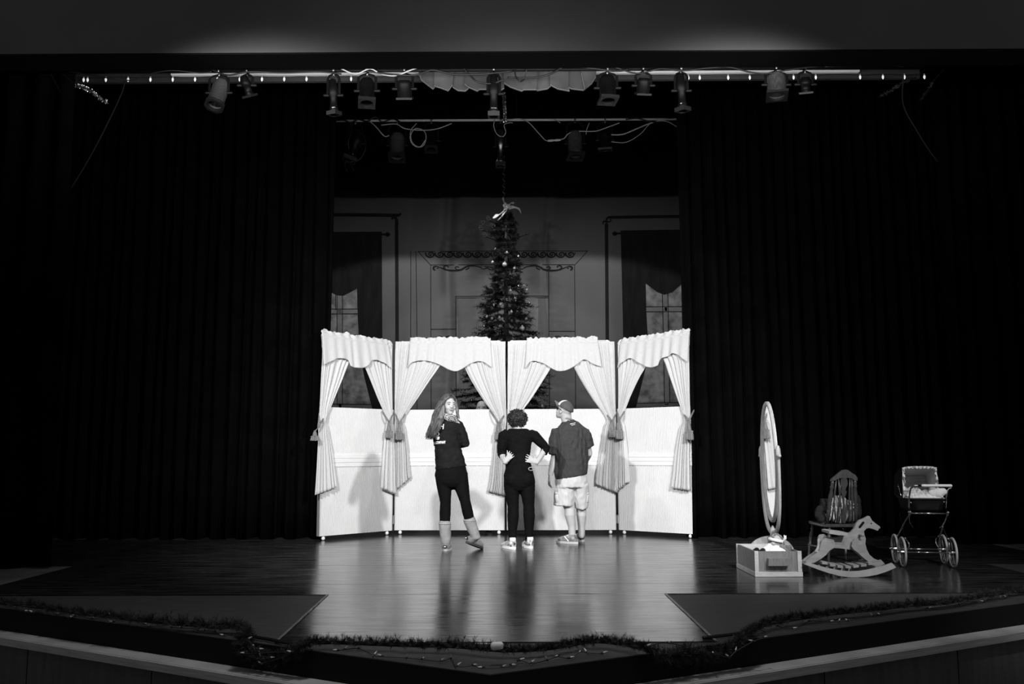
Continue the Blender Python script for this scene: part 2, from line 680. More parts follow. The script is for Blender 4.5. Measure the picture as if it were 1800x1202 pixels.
def ribbon(b, pts, wid, out=0.009, n=None):
    """flat painted stroke through pixels"""
    q = catmull([(x, y) for x, y in pts], n or max(6, len(pts) * 5)) if len(pts) > 2 else [np.array(pts[0], float) * (1 - t) + np.array(pts[1], float) * t for t in np.linspace(0, 1, 14)]
    w = wid if isinstance(wid, (list, tuple)) else [wid] * 2
    L, Rr = [], []
    for i, p in enumerate(q):
        t = q[min(i + 1, len(q) - 1)] - q[max(i - 1, 0)]
        t = t / (np.linalg.norm(t) + 1e-9)
        nn = np.array((-t[1], t[0]))
        ww = np.interp(i / (len(q) - 1), np.linspace(0, 1, len(w)), w) / 2
        L.append(cpt(*(p + nn * ww), out))
        Rr.append(cpt(*(p - nn * ww), out))
    k = len(q)
    vs = L + Rr + [p + V((0, .003, 0)) for p in L] + [p + V((0, .003, 0)) for p in Rr]
    fs = []
    for i in range(k - 1):
        fs.append((i, i + 1, k + i + 1, k + i))
        fs.append((2 * k + i, 3 * k + i, 3 * k + i + 1, 2 * k + i + 1))
    b.add(vs, fs)


# left window
poly('painted_window', [(540, 498), (660, 498), (660, 716), (540, 716)], PAINTGLASS, .005)
b = MB()
for s in ([(597, 500), (597, 716)], [(540, 547.5), (640, 547)], [(540, 713), (662, 715)]):
    ribbon(b, s, 6.5, .008)
b.build('painted_mullion', PAINTMULL, drop)
b = MB()
for s in ([(592.5, 500), (592.5, 712)], [(602, 500), (602, 712)], [(540, 543), (632, 543)], [(540, 552), (632, 551.5)], [(540, 709), (655, 711)], [(540, 718.5), (668, 719)], [(590, 500), (590, 545)]):
    ribbon(b, s, 1.3, .010)
b.build('painted_line', PAINTLINE, drop)
poly('painted_drape', [(540, 408), (671, 407), (673, 740), (660, 740), (650, 700), (640, 660), (633, 625), (629, 560), (627.5, 507), (615, 514), (604, 519.5), (593, 519), (581, 513.5), (560, 500), (540, 490)], PAINTSWAG, .012,
     'dark painted drape over the left window')
b = MB()
ribbon(b, [(671, 412), (680, 412)], 3.5)
ribbon(b, [(679, 412), (681, 410.5), (683.5, 412), (681, 413.5), (679, 412)], 5)
ribbon(b, [(540, 378), (620, 377.5), (698, 378.5)], 6)
ribbon(b, [(692, 378.5), (701, 378), (705, 374.5)], [6, 5, 2.5])
ribbon(b, [(689, 386), (690, 383), (694, 382), (697, 387), (697.5, 395)], [2, 5, 5, 6])
ribbon(b, [(697, 388), (698, 600), (698, 740)], 6)
b.build('painted_moulding', PAINTDARK, drop)
# right window
poly('painted_window', [(1126, 490), (1230, 490), (1230, 714), (1100, 714), (1118, 640)], PAINTGLASS, .005)
b = MB()
for s in ([(1168.5, 500), (1171, 620), (1172.5, 712)], [(1130, 543.5), (1230, 543)], [(1100, 712.5), (1230, 710)]):
    ribbon(b, s, 6.5, .008)
b.build('painted_mullion', PAINTMULL, drop)
b = MB()
for s in ([(1164, 500), (1166.5, 620), (1168, 708)], [(1173.5, 500), (1176, 620), (1177.5, 708)], [(1130, 539), (1230, 538.5)], [(1130, 548), (1230, 547.5)], [(1105, 709), (1230, 706.5)]):
    ribbon(b, s, 1.3, .010)
b.build('painted_line', PAINTLINE, drop)
poly('painted_drape', [(1091, 405), (1230, 403), (1230, 480), (1197, 500), (1182, 513), (1168, 518), (1155, 513), (1135, 498), (1136, 545), (1139, 600), (1134, 650), (1124, 690), (1112, 740), (1097, 740), (1095, 570)], PAINTSWAG, .012,
     'dark painted drape over the right window')
b = MB()
ribbon(b, [(1081, 410.5), (1092, 410)], 3.5)
ribbon(b, [(1083, 410.5), (1081, 409), (1078.5, 410.5), (1081, 412), (1083, 410.5)], 5)
ribbon(b, [(1073, 382), (1130, 381), (1230, 380)], 5)
ribbon(b, [(1080, 381.5), (1070, 382), (1066, 386), (1069, 390), (1074, 388), (1072, 384.5)], [4, 4, 3, 2.2, 2, 2])
ribbon(b, [(1060, 394), (1060.5, 390), (1064.5, 389), (1067, 394), (1067, 400)], [2, 3, 3, 5])
ribbon(b, [(1066, 393), (1067.5, 600), (1068, 740)], 6)
b.build('painted_moulding', PAINTDARK, drop)
# mantelpiece
poly('painted_hearth', [(802, 524), (963, 523), (964, 740), (803, 740)], PAINTFIRE, -.004 + .012, 'mottled painted hearth')
b = MB()
for s in ([(735, 442), (884, 441), (1033, 441)], [(757, 465.5), (884, 465), (1010, 465)], [(735, 442), (757, 466)], [(1033, 441), (1010, 466)],
          [(757, 466), (757.5, 600), (758, 740)], [(1010, 466), (1011, 600), (1012, 740)], [(801, 520), (801.5, 600), (802, 740)], [(964.5, 466), (965, 600), (966, 740)],
          [(757, 578.5), (802, 578)], [(965, 582), (1010, 582)], [(801, 520.5), (884, 520), (965, 520)], [(803, 523.5), (884, 523), (964, 523)],
          [(731, 441), (733, 600), (733, 740)], [(722, 441), (722, 600), (722, 740)]):
    ribbon(b, s, 1.0, .012)
b.build('painted_line', PAINTLINE, drop)
for x0 in list(np.linspace(757, 1003, 16)):
    b = MB()
    ribbon(b, [(x0 - 9, 444), (x0 - 7.5, 449), (x0 - 2, 452), (x0 + 4, 450.5), (x0 + 7, 446), (x0 + 8.5, 443.5)], [2.2, 2.8, 2.6, 2.4, 1.6, 1.2], .010)
    ribbon(b, [(x0 + 5, 448.5), (x0 + 4, 444.5), (x0 - 1, 444), (x0 - 3.5, 447), (x0 - 1, 449.3), (x0 + 1, 448), (x0, 446.6)], [1.6, 2.2, 2.2, 2, 1.8, 2, 1.6], .010)
    b.build('painted_scroll', PAINTLINE, drop)
for sg, xc in ((1, 760), (-1, 1007.5)):
    def X(k):
        return xc + sg * k
    b = MB()
    ribbon(b, [(X(5), 475), (X(2), 472.5), (X(3), 469), (X(8), 468), (X(10), 471), (X(7), 472)], [2, 3.4, 3.4, 2, 1.5, 1], .010)
    ribbon(b, [(X(8), 468), (X(16), 471), (X(24), 474), (X(36), 475.5), (X(50), 474), (X(58), 469.5), (X(66), 467), (X(76), 467.5), (X(86), 470)], [1.2, 2.2, 3, 3.4, 3.2, 3, 2.2, 1.5], .010)
    ribbon(b, [(X(24), 473), (X(20), 470), (X(23), 467), (X(28), 468), (X(27), 470.5)], [1.5, 2.4, 2, 1.4], .010)
    ribbon(b, [(X(44), 474), (X(40), 471), (X(43), 468.5), (X(47), 470)], [1.5, 2, 1.6], .010)
    ribbon(b, [(X(58), 474), (X(64), 471), (X(63), 468)], [1.6, 2, 1], .010)
    b.build('painted_scroll', PAINTLINE, drop)
    b = MB()
    ribbon(b, [(X(84), 470), (X(90), 473), (X(96), 471), (X(102), 474), (X(108), 473), (X(104), 470), (X(98), 469), (X(92), 468.5)], [1.2, 1.8, 1.8, 1.6], .010)
    b.build('painted_scroll', PAINTLINE, drop)
for xa, xb in ((764, 797), (970, 1005)):
    b = MB()
    for cx in (lerp(xa, xb, .27), lerp(xa, xb, .73)):
        ribbon(b, [(cx - 7, 600), (cx - 7, 594), (cx, 590.5), (cx + 7, 594), (cx + 7, 600)], 1.4, .010)
    b.build('painted_scroll', PAINTLINE, drop)

# ================================================================== christmas tree
YT = 14.0
NEEDLE = mat('dark artificial needles', 0.005, 0.85, spec=0.08, var=0.6, scale=6)
TRUNKM = mat('dark tree trunk', 0.02, 0.9)
tb = at(890, 700, YT)
tx = tb.x
ztop = at(890, 372, YT).z
tree = thing('christmas_tree', (tx, YT, 0.0), 'tall dark artificial christmas tree standing behind the white window screens', 'tree')
b = MB()
b.limb([(tx, YT, .02), (tx, YT, ztop * .5), (tx, YT, ztop)], [.07, .05, .012], n=10)
b.build('trunk', TRUNKM, tree, smooth=True)
b = MB()
for k in range(3):
    a = k * 2 * math.pi / 3
    b.limb([(tx, YT, .12), (tx + .5 * math.cos(a), YT + .5 * math.sin(a), .015)], [.03, .02], n=8)
b.build('tree_stand', DARKMETAL, tree)
rt = random.Random(11)
b = MB()


def halfwidth(z):
    t = (ztop - z) / (ztop - .3)
    base = interp(t, [0, .03, .06, .11, .2, .25, .29, .37, .43, .52, .64, .8, 1], [.06, .14, .22, .18, .20, .26, .37, .39, .46, .58, .76, .92, 1.05])
    return base


def tri_needles(b, p0, p1, n, ln, rnd):
    """a tuft: stem with n pointed needles around it"""
    d = (p1 - p0)
    L = d.length
    d.normalize()
    s = d.orthogonal().normalized()
    t = d.cross(s)
    vs, fs = [], []
    for i in range(n):
        q = rnd.random()
        a = rnd.uniform(0, 2 * math.pi)
        o = p0 + d * (L * q)
        out = s * math.cos(a) + t * math.sin(a)
        tip = o + (out * .8 + d * .65) * ln * rnd.uniform(.7, 1.15)
        wv = d.cross(out) * (.0013 if ln < .045 else .004)
        k = len(vs)
        vs += [o - wv, o + wv, tip]
        fs.append((k, k + 1, k + 2))
    b.add(vs, fs)


z = .45
while z < ztop - .02:
    hw = halfwidth(z)
    n = int(9 + hw * 16)
    tier = rt.uniform(.82, 1.12)
    for k in range(n):
        a = rt.uniform(0, 2 * math.pi)
        L = hw * tier * rt.uniform(.72, 1.12)
        droop = rt.uniform(-.10, .28)
        dirv = V((math.cos(a), math.sin(a), -.15))
        p0 = V((tx, YT, z)) + dirv * (.25 * L)
        pm = V((tx, YT, z)) + dirv * (.7 * L) + V((0, 0, -.05 * droop))
        p1 = V((tx, YT, z)) + dirv * L + V((0, 0, rt.uniform(-.08, .10)))
        tri_needles(b, p0, pm, 26, .07, rt)
        tri_needles(b, pm, p1, 36, .065, rt)
        for q in range(3):
            f = rt.uniform(.45, .95)
            o = V((tx, YT, z)) + dirv * (L * f)
            sd = V((-math.sin(a), math.cos(a), 0)) * rt.choice((-1, 1))
            tri_needles(b, o, o + (sd * .7 + dirv * .6).normalized() * min(.17, hw * .4), 22, .06, rt)
    z += .105
fo = b.build('foliage', NEEDLE, tree)
fo['kind'] = 'stuff'
# hanging wire at the very top
b = MB()
tz = at(884, 350, YT)
pts = [V((tx - .03 + .02 * math.sin(i * 2.1), YT, lerp(ztop - .05, at(882, 333, YT).z + .6, i / 30) )) for i in range(31)]
b.tube(pts, .008, 5)
b.build('hanging_chain', DARKMETAL, tree)
# dark curly twigs on the left near the top
b = MB()
for (x, y, s) in ((848, 392, -1), (845, 402, -1), (858, 385, -1), (866, 398, -1), (852, 414, -1), (928, 410, 1)):
    c = at(x, y, YT - .15)
    pts = []
    for i in range(22):
        a = i * .42
        r = .045 * (1 - i / 26) * (1 + .3 * math.sin(i * 1.3 + x))
        pts.append(c + V((r * math.cos(a) * s, -.02 * i / 22, r * math.sin(a))))
    pts = [V((tx, YT, c.z - .1))] + pts
    b.tube(pts, .006, 5)
b.build('curled_twig', PAINTDARK, tree, smooth=True)

# tree topper: gauzy bow
BOW = mat('silver gauze ribbon', 0.2, 0.45, spec=0.4, var=0.35, scale=25, stretch=(1, 1, .3), bump=.3)
tp = at(889, 372, YT - .14)
bow = thing('tree_topper', tp, 'shiny pale ribbon bow on the tip of the christmas tree', 'ornament')


def ribbonstrip(b, pts, wd, up):
    up = V(up)
    q = [V(p) for p in catmull(pts, 16)]
    b.grid(lambda u, v: q[int(round(u * 15))] + up * wd * (v - .5) * (1 + .3 * math.sin(u * 9)) + V((0, -.01 * math.sin(v * 14 + u * 4), 0)), 15, 6)


def bp(x, y, d=0.0):
    return tuple(at(x, y, YT - .14 - d))


for pts, wd, up, nm in (([bp(892, 366), bp(884, 372, .05), bp(875, 379, .03), bp(868, 380)], .07, (.6, 0, .8), 'ribbon_tail'),
                        ([bp(890, 368), bp(884, 378, .05), bp(877, 386, .03)], .07, (.7, 0, .5), 'ribbon_tail'),
                        ([bp(893, 366), bp(902, 364, .06), bp(912, 367, .04), bp(916, 373)], .045, (0, .1, 1), 'bow_loop'),
                        ([bp(893, 364), bp(898, 357, .05), bp(904, 357, .02)], .035, (.4, 0, .8), 'bow_loop'),
                        ([bp(890, 362), bp(886, 355, .03), bp(884, 347)], .025, (.9, 0, .3), 'ribbon_tail')):
    b = MB()
    ribbonstrip(b, pts, wd, up)
    b.build(nm, BOW, bow, smooth=True, solid=.003)
b = MB()
for i in range(26):
    b.ell(V(bp(892 + rt.gauss(0, 3), 364 + rt.gauss(0, 3), .05 * rt.random())), rt.uniform(.012, .022), n=8, m=6)
link(voxel(b, .006, 1), 'bow_knot', BOW, bow, True)

ORNM = mat('mirror bauble', 0.5, 0.12, metal=1.0, var=.1, scale=10)
ORNG = mat('pearl bauble', 0.16, 0.25, spec=.8, coat=1.0)
ORNL = [(871, 439), (891, 444), (887, 465), (911, 451), (904, 472), (866, 461), (868, 537), (880, 535), (905, 525), (930, 534), (865, 560), (878, 558), (851, 573), (925, 560), (918, 577),
        (891, 528), (856, 557), (899, 548), (829, 703), (962, 694), (938, 700), (947, 686), (953, 714), (897, 511), (912, 503)]
big = {(918, 577), (899, 511), (887, 465)}
ORD = ['highest', 'second highest', 'third highest', 'fourth highest', 'fifth highest', 'sixth highest', 'seventh highest', 'eighth highest', 'ninth highest', 'tenth highest']
up_ = sorted([p for p in ORNL if p[1] < 600], key=lambda p: p[1])
BLAB = {}
for sd_, sel in (('left', [p for p in up_ if p[0] < 880]), ('middle', [p for p in up_ if 880 <= p[0] < 902]), ('right', [p for p in up_ if p[0] >= 902])):
    for k_, p in enumerate(sel):
        BLAB[p] = '%s shiny bauble down the %s of the dark christmas tree' % (ORD[k_], sd_)
BLAB[(829, 703)] = 'bauble seen through the screen window beside the long-haired woman'
BLAB[(962, 694)] = 'bauble seen rightmost through the screen window left of the cap'
BLAB[(938, 700)] = 'bauble seen leftmost through the screen window left of the cap'
BLAB[(947, 686)] = 'bauble seen highest through the screen window left of the cap'
BLAB[(953, 714)] = 'bauble seen lowest through the screen window left of the cap'
for i, (x, y) in enumerate(ORNL):
    r = .038 if (x, y) in big else .024
    zz = at(x, y, YT)
    dep = max(.05, halfwidth(zz.z) * .9 - abs(zz.x - tx) * .55)
    p = at(x, y, YT - dep)
    o = thing('bauble', p, BLAB[(x, y)], 'ornament', 'baubles on the christmas tree')
    b = MB()
    b.ell(p, r, n=14, m=9)
    b.build('ball', ORNG if i % 3 else ORNM, o, smooth=True)
    b = MB()
    b.cyl(p + V((0, 0, r * .9)), p + V((0, 0, r * 1.3)), r * .3, 8)
    b.build('cap', GREYSTEEL, o)
# short tinsel swags
TIN = mat('tinsel', 0.7, 0.25, metal=1.0)
tins = [((868, 438), (880, 446), (896, 444)), ((858, 556), (872, 560), (886, 566)), ((888, 527), (903, 527), (912, 520)), ((902, 478), (906, 472), (908, 470)), ((918, 505), (924, 500), (928, 510))]
for k, sw in enumerate(tins):
    b = MB()
    for q in catmull(sw, 26):
        zz = at(q[0], q[1], YT)
        dep = max(.05, halfwidth(zz.z) * .88 - abs(zz.x - tx) * .5)
        c = at(q[0] + rt.gauss(0, 1.2), q[1] + rt.gauss(0, 1.2), YT - dep)
        d = V((rt.gauss(0, 1), rt.gauss(0, 1), rt.gauss(0, 1))).normalized()
        s = d.orthogonal().normalized() * .006
        b.add([c - d * .02 - s, c - d * .02 + s, c + d * .02 + s, c + d * .02 - s], [(0, 1, 2, 3)])
    o = b.build('tinsel_swag', TIN)
    tag(o, ['short tinsel swag highest on the christmas tree, level with the mantel top', 'tinsel swag low on the left side of the christmas tree',
            'tinsel swag across the middle of the christmas tree', 'tiny tinsel tuft on the right of the upper christmas tree',
            'tinsel tuft at the right edge of the tree, halfway up'][k], 'tinsel', 'tinsel on the christmas tree')
# ================================================================== the four white window screens
class Screen:
    def __init__(self, b0, b1):
        self.b0 = V(b0)
        self.b1 = V(b1)
        self.U = (self.b1 - self.b0).normalized()
        self.W = (self.b1 - self.b0).length
        n = V((self.U.y, -self.U.x, 0))
        self.n = n if n.y < 0 else -n

    def p(self, u, z, v=0.0):
        return self.b0 + self.U * u + V((0, 0, z)) + self.n * v

    def pix(self, px, py, v=0.0):
        q = onplane(px, py, self.b0 + self.n * v, self.n) - self.b0
        return q.dot(self.U), q.z

    def bar(self, b, u0, u1, z0, z1, v0, v1):
        b.hexa([self.p(u0, z0, v1), self.p(u1, z0, v1), self.p(u1, z0, v0), self.p(u0, z0, v0),
                self.p(u0, z1, v1), self.p(u1, z1, v1), self.p(u1, z1, v0), self.p(u0, z1, v0)])


gA0, gA1 = fl(559.5, 950.5), fl(687.5, 939.5)
gB0, gB1 = fl(694, 939), fl(886.5, 939)
gC0, gC1 = fl(891.5, 939), fl(1082.5, 938.5)
gD0, gD1 = fl(1089.5, 938.5), fl(1223, 946.5)
SCR = [Screen(gA0, gA1), Screen(gB0, gB1), Screen(gC0, gC1), Screen(gD0, gD1)]
zTOP = SCR[1].pix(790, 598.5)[1]
zBRD = SCR[1].pix(760, 720)[1]
zD0, zD1 = SCR[1].pix(760, 818.5)[1], SCR[1].pix(760, 797.5)[1]
POS = ['leftmost white window screen, angled forward, beside the left black curtain',
       'white window screen behind the long-haired woman in boots, second from the left',
       'white window screen behind the man in the cap, third from the left',
       'rightmost white window screen, angled forward, nearest the oval mirror']
for S, lab in zip(SCR, POS):
    root = thing('window_screen', S.p(S.W / 2, 0), lab, 'stage screen', 'white window screens across the stage')
    # ribbed board
    b = MB()
    nr = int(S.W / .0205)
    cols = nr * 4
    zb0 = .055

    def fr(u, v, S=S, cols=cols, nr=nr):
        uu = .012 + u * (S.W - .024)
        rib = .0017 * math.cos(2 * math.pi * u * nr)
        wob = .004 * noise.noise(V((uu * 1.6, v * 2.2, S.b0.x)))
        return S.p(uu, lerp(zb0, zBRD, v), .022 + rib + wob)
    b.grid(fr, cols, 8)
    S.bar(b, .0, S.W, zb0, zBRD, -.028, .016)
    b.build('ribbed_board', BOARDCLOTH, root, smooth=False)
    # dado band, three boards deep
    for k in range(3):
        b = MB()
        za, zc = lerp(zD0, zD1, k / 3), lerp(zD0, zD1, (k + 1) / 3)
        S.bar(b, .012, S.W - .012, za + .001, zc - .0015, .02, .034 if k != 1 else .038)
        b.build('dado_strip', WHITEPAINT, root)
    # pipe frame
    b = MB()
    r = .017
    h = zTOP - .012
    e = .035
    for u, nm in ((e, 'l'), (S.W - e, 'r')):
        bb = MB()
        bb.tube([S.p(u, zBRD - .06, -.005), S.p(u, h - .06, -.005)], r, 12)
        bb.build('frame_post', WHITEPAINT, root, smooth=True)
        bb = MB()
        sg = 1 if u < S.W / 2 else -1
        bb.tube([S.p(u + sg * (1 - math.cos(a)) * .05, h - .06 + math.sin(a) * .05, -.005) for a in np.linspace(0, math.pi / 2, 7)] , r + .004, 12)
        bb.build('frame_elbow', WHITEPAINT, root, smooth=True)
    b.tube([S.p(e + .05, h - .01, -.005), S.p(S.W - e - .05, h - .01, -.005)], r, 12)
    b.build('curtain_rod', WHITEPAINT, root, smooth=True)
    # dark edge posts of the lower frame
    for u in (-.008, S.W + .001):
        b = MB()
        S.bar(b, u, u + .007, .055, zBRD, -.03, .02)
        b.build('edge_strip', GREYLINE if False else mat('grey edge strip', .25, .6), root)
    for u in (.07, S.W - .07):
        b = MB()
        c = S.p(u, .026, 0)
        b.ell(c, (.024, .024, .025), n=10, m=8)
        b.cyl(c + V((0, 0, .015)), c + V((0, 0, .035)), .012, 8)
        b.build('caster', BRIGHTWHITE, root, smooth=True)
# hinges joining neighbours
for (s, t, lab) in ((SCR[0], SCR[1], 0), (SCR[2], SCR[3], 1)):
    for z in (.14, 1.35):
        a_, c_ = s.p(s.W, z, .02), t.p(0, z, .02)
        b = MB()
        b.cyl((a_ + c_) / 2, (a_ + c_) / 2 + V((0, 0, .11)), .009, 8)
        b.hexa([a_, c_, c_ + V((0, .004, 0)), a_ + V((0, .004, 0)), a_ + V((0, 0, .1)), c_ + V((0, 0, .1)), c_ + V((0, .004, .1)), a_ + V((0, .004, .1))])
        o = b.build('hinge', GREYSTEEL, None)
        tag(o, ['low', 'high'][z > 1] + ' steel hinge joining the ' + ['two left', 'two right'][lab] + ' white window screens', 'hinge')


# ------------------------------------------------------------------ curtains
def curtain(S, rows, nf, side, lab, seed, vbase=.045):
    """rows: (px_left, y_left, px_right, y_right) from the rod down to the hem"""
    rnd = random.Random(seed)
    conv = []
    for xl, yl, xr, yr in rows:
        ul, zl = S.pix(xl, yl, .05)
        ur, zr = S.pix(xr, yr, .05)
        conv.append((ul, zl, ur, zr))
    n = 64
    q = catmull(conv, n)
    nf = int(nf * 1.7)
    nu = nf * 10
    ph = [rnd.uniform(-.8, .8) for _ in range(nf + 3)]
    ab = [rnd.uniform(.55, 1.2) for _ in range(nf + 3)]
    tie = 5 / (len(rows) - 1)

    def fn(u, v):
        ul, zl, ur, zr = q[int(round(v * (n - 1)))]
        width = abs(ur - ul)
        k = nf * (u ** .55 if side == 'left' else 1 - (1 - u) ** .55)
        i = int(k)
        a_ = lerp(ab[i], ab[i + 1], k - i)
        amp = .014 * a_
        if v < .12:
            amp *= .35 + .65 * v / .12
        near = math.exp(-((v - tie) / .05) ** 2)
        amp *= 1 - .45 * near
        f = math.sin(2 * math.pi * (k + .5 * lerp(ph[i], ph[i + 1], k - i))) + .35 * math.sin(2 * math.pi * (k * .43) + seed)
        dv = amp * f
        # near the hem the folds open out and swing forward
        fl_ = max(0, (v - tie) / (1 - tie))
        dv *= 1 + 1.2 * fl_
        bulge = .035 * math.sin(math.pi * u) * near + .03 * fl_
        uu = lerp(ul, ur, u)
        zz = lerp(zl, zr, u) + (.006 * f if v > .98 else 0)
        vv = vbase + .01 * (v > .1) + bulge + dv * .9
        top = max(0, 1 - v / .05)
        vv = lerp(vv, .03 + .006 * f, top)
        return S.p(uu, zz, max(vv, .028 if zz > zBRD else .045))
    b = MB()
    b.grid(fn, nu, n - 1)
    o = b.build('curtain', WHITECLOTH, None, smooth=True, solid=.0025)
    tag(o, lab, 'curtain', 'white tied-back curtains of the window screens')
    # hem band
    return o


CUR = [
    (0, [(566, 588, 652, 594), (566, 612, 628, 614), (565.5, 635, 613, 637), (564, 665, 601, 667), (562.5, 700, 586.5, 702), (560.5, 738, 573.5, 736), (559, 752, 575, 751), (557, 790, 581, 788), (554, 835, 585.5, 828), (551, 870, 588.5, 856)],
     5, 'left', 'left-hand curtain of the leftmost white window screen, hanging past its outer edge'),
    (0, [(622, 593, 687, 599), (630, 614, 687, 616), (640, 641, 687.5, 642), (650, 665, 688, 666), (664, 700, 688.5, 700), (679, 736, 689.5, 737), (677, 752, 690, 752), (672.5, 795, 691, 795), (669, 835, 691, 838), (667, 858, 691.5, 868)],
     5, 'right', 'right-hand curtain of the leftmost white window screen'),
    (1, [(695, 600, 800, 600), (695, 615, 786, 615), (694.5, 642, 773, 643), (694.5, 667, 756.5, 667), (694, 702, 733, 702), (694, 737, 710, 736), (693, 752, 713, 752), (692, 795, 718.5, 792), (690.5, 840, 721, 826), (689.5, 868, 723.5, 838)],
     7, 'left', 'left-hand curtain of the white window screen behind the long-haired woman'),
    (1, [(790, 600, 888.5, 600), (802, 615, 888.5, 615), (815.5, 643, 888.5, 643), (828, 668, 889, 668), (849, 702, 889.5, 702), (872, 736, 890, 738), (870.5, 754, 889, 754), (866, 795, 888.5, 795), (861.5, 840, 888.5, 842), (857, 863, 888.5, 871)],
     7, 'right', 'right-hand curtain of the white window screen behind the long-haired woman'),
    (2, [(892.5, 600, 990, 600), (892.5, 615, 982, 615), (892.5, 643, 970, 643), (892, 668, 955, 668), (892, 702, 933, 702), (892, 737, 909, 736), (892, 752, 911, 752), (891, 795, 916, 795), (890, 840, 920, 836), (889.5, 870, 923, 850)],
     7, 'left', 'left-hand curtain of the white window screen behind the man, half hidden by the curly-haired woman'),
    (2, [(985, 600, 1080, 600), (997, 615, 1080, 615), (1008, 643, 1080.5, 643), (1021, 668, 1081, 668), (1042, 702, 1081.5, 702), (1065, 735, 1082.5, 737), (1060.5, 752, 1083, 752), (1053, 795, 1083.5, 795), (1047, 832, 1084, 838), (1045.5, 850, 1084.5, 866)],
     7, 'right', 'right-hand curtain of the white window screen behind the man'),
    (3, [(1087.5, 599, 1150, 593), (1087.5, 615, 1145, 612), (1088, 641, 1137, 639), (1088.5, 667, 1122, 666), (1088.5, 702, 1105.5, 702), (1087.5, 737, 1094.5, 736), (1087, 752, 1098.5, 751), (1086.5, 795, 1103, 792), (1086, 840, 1106, 828), (1085.5, 864, 1107.5, 846)],
     5, 'left', 'left-hand curtain of the rightmost white window screen'),
    (3, [(1140, 593, 1211.5, 583), (1152, 612, 1211.5, 609), (1166.5, 634, 1211.5, 634), (1175.5, 659, 1212, 660), (1188.5, 695, 1212.5, 697), (1201.5, 733, 1213.5, 736), (1195, 753, 1213, 754), (1188.5, 792, 1212.5, 795), (1184.5, 832, 1213.5, 836), (1181.5, 857, 1214.5, 862)],
     5, 'right', 'right-hand curtain of the rightmost white window screen'),
]
for i, (si, rows, nf, side, lab) in enumerate(CUR):
    curtain(SCR[si], rows, nf, side, lab, 40 + i)

VAL = [
    (0, [(567, 642), (580, 636), (594, 630), (611, 633), (616, 644), (640, 646), (655, 633), (672, 637), (688, 648)], (567.5, 578.5, 684, 596), 'scalloped valance across the top of the leftmost white window screen'),
    (1, [(716, 648), (725, 637), (747, 634), (770, 640), (790, 650), (802, 652.6), (813, 648), (830, 638), (847, 635.5), (865, 646)], (720, 592, 862, 592), 'scalloped valance above the long-haired woman'),
    (2, [(922, 648), (935, 635), (955, 639), (972, 649), (985, 652.5), (1000, 649), (1015, 640), (1027, 632), (1043, 640), (1057, 645)], (926, 592, 1051, 592), 'scalloped valance above the man in the cap'),
    (3, [(1086, 648), (1092, 639), (1107, 630), (1116, 633), (1131, 642), (1145, 646), (1157, 642), (1161, 632), (1178, 625), (1184, 621), (1195, 626), (1209, 637)], (1089, 594, 1210, 576.5), 'scalloped valance across the top of the rightmost white window screen'),
]
for i, (si, bot, (tx0, ty0, tx1, ty1), lab) in enumerate(VAL):
    S = SCR[si]
    rnd = random.Random(70 + i)
    bx = [p[0] for p in bot]
    nfold = int(4 + S.W * 4)
    ph = [rnd.uniform(-.6, .6) for _ in range(nfold + 3)]
    ab = [rnd.uniform(.4, 1.3) for _ in range(nfold + 3)]
    smooth_bot = catmull(bot, 80)
    sx = [p[0] for p in smooth_bot]
    sy = [p[1] for p in smooth_bot]

    def fn(u, v, S=S):
        # v: 0 ruffle top, .1 rod, 1 hem
        xb = lerp(bx[0], bx[-1], u)
        yb_ = interp(xb, sx, sy)
        xt = lerp(tx0, tx1, u)
        yt = lerp(ty0, ty1, u) + 1 - 7.0 * max(0, noise.noise(V((u * 9, i * 3.3, 0)))) + 3 * noise.noise(V((u * 27, i, 5)))
        yr = lerp(ty0, ty1, u) + 7.5
        if v < .12:
            x, y = xt, lerp(yt, yr, v / .12)
        else:
            f = (v - .12) / .88
            x, y = lerp(xt, xb, f), lerp(yr, yb_, f)
        uu, zz = S.pix(x, y, .08)
        k = u * nfold
        j = int(k)
        a_ = lerp(ab[j], ab[j + 1], k - j)
        fold = math.sin(2 * math.pi * (k + .3 * lerp(ph[j], ph[j + 1], k - j)))
        amp = .005 + .009 * max(0, v - .12)
        vv = .066 + amp * a_ * fold + .035 * max(0, v - .12)
        if v < .12:
            vv = .03 + .03 * abs(v - .04) / .08 + .014 * fold * a_
        elif v < .2:
            vv = lerp(.045, vv, (v - .12) / .08)
        return S.p(uu, zz, vv)
    b = MB()
    b.grid(fn, nfold * 8, 30)
    o = b.build('valance', WHITECLOTH, None, smooth=True, solid=.0025)
    tag(o, lab, 'valance', 'white scalloped valances of the window screens')

TIE = [
    (0, (571, 732), (559, 752), (561, 727), 775, (553.5, 757), 'outer tasselled tieback hanging off the left edge of the leftmost screen'),
    (0, (671.5, 724), (684, 742), (691, 727), 770, None, 'tasselled tieback on the right-hand curtain of the leftmost screen'),
    (1, (713, 727), (702, 744), (693.5, 724), 773.5, None, 'tasselled tieback on the left-hand curtain behind the long-haired woman'),
    (1, (861, 722), (876, 743), (889, 727), 773, None, 'tasselled tieback hanging just left of the curly-haired woman'),
    (2, (917, 722), (903, 743), (892.5, 727), 773, None, 'tasselled tieback hidden behind the curly-haired woman'),
    (2, (1066, 729), (1076, 740), (1084, 726), 769, None, 'tasselled tieback on the right-hand curtain behind the man'),
    (3, (1097, 724), (1088.5, 739), (1086.5, 725), 772, None, 'tasselled tieback on the left-hand curtain of the rightmost screen'),
    (3, (1200.5, 728), (1211, 738), (1220, 722), 773.5, None, 'tasselled tieback on the right-hand curtain of the rightmost screen'),
]
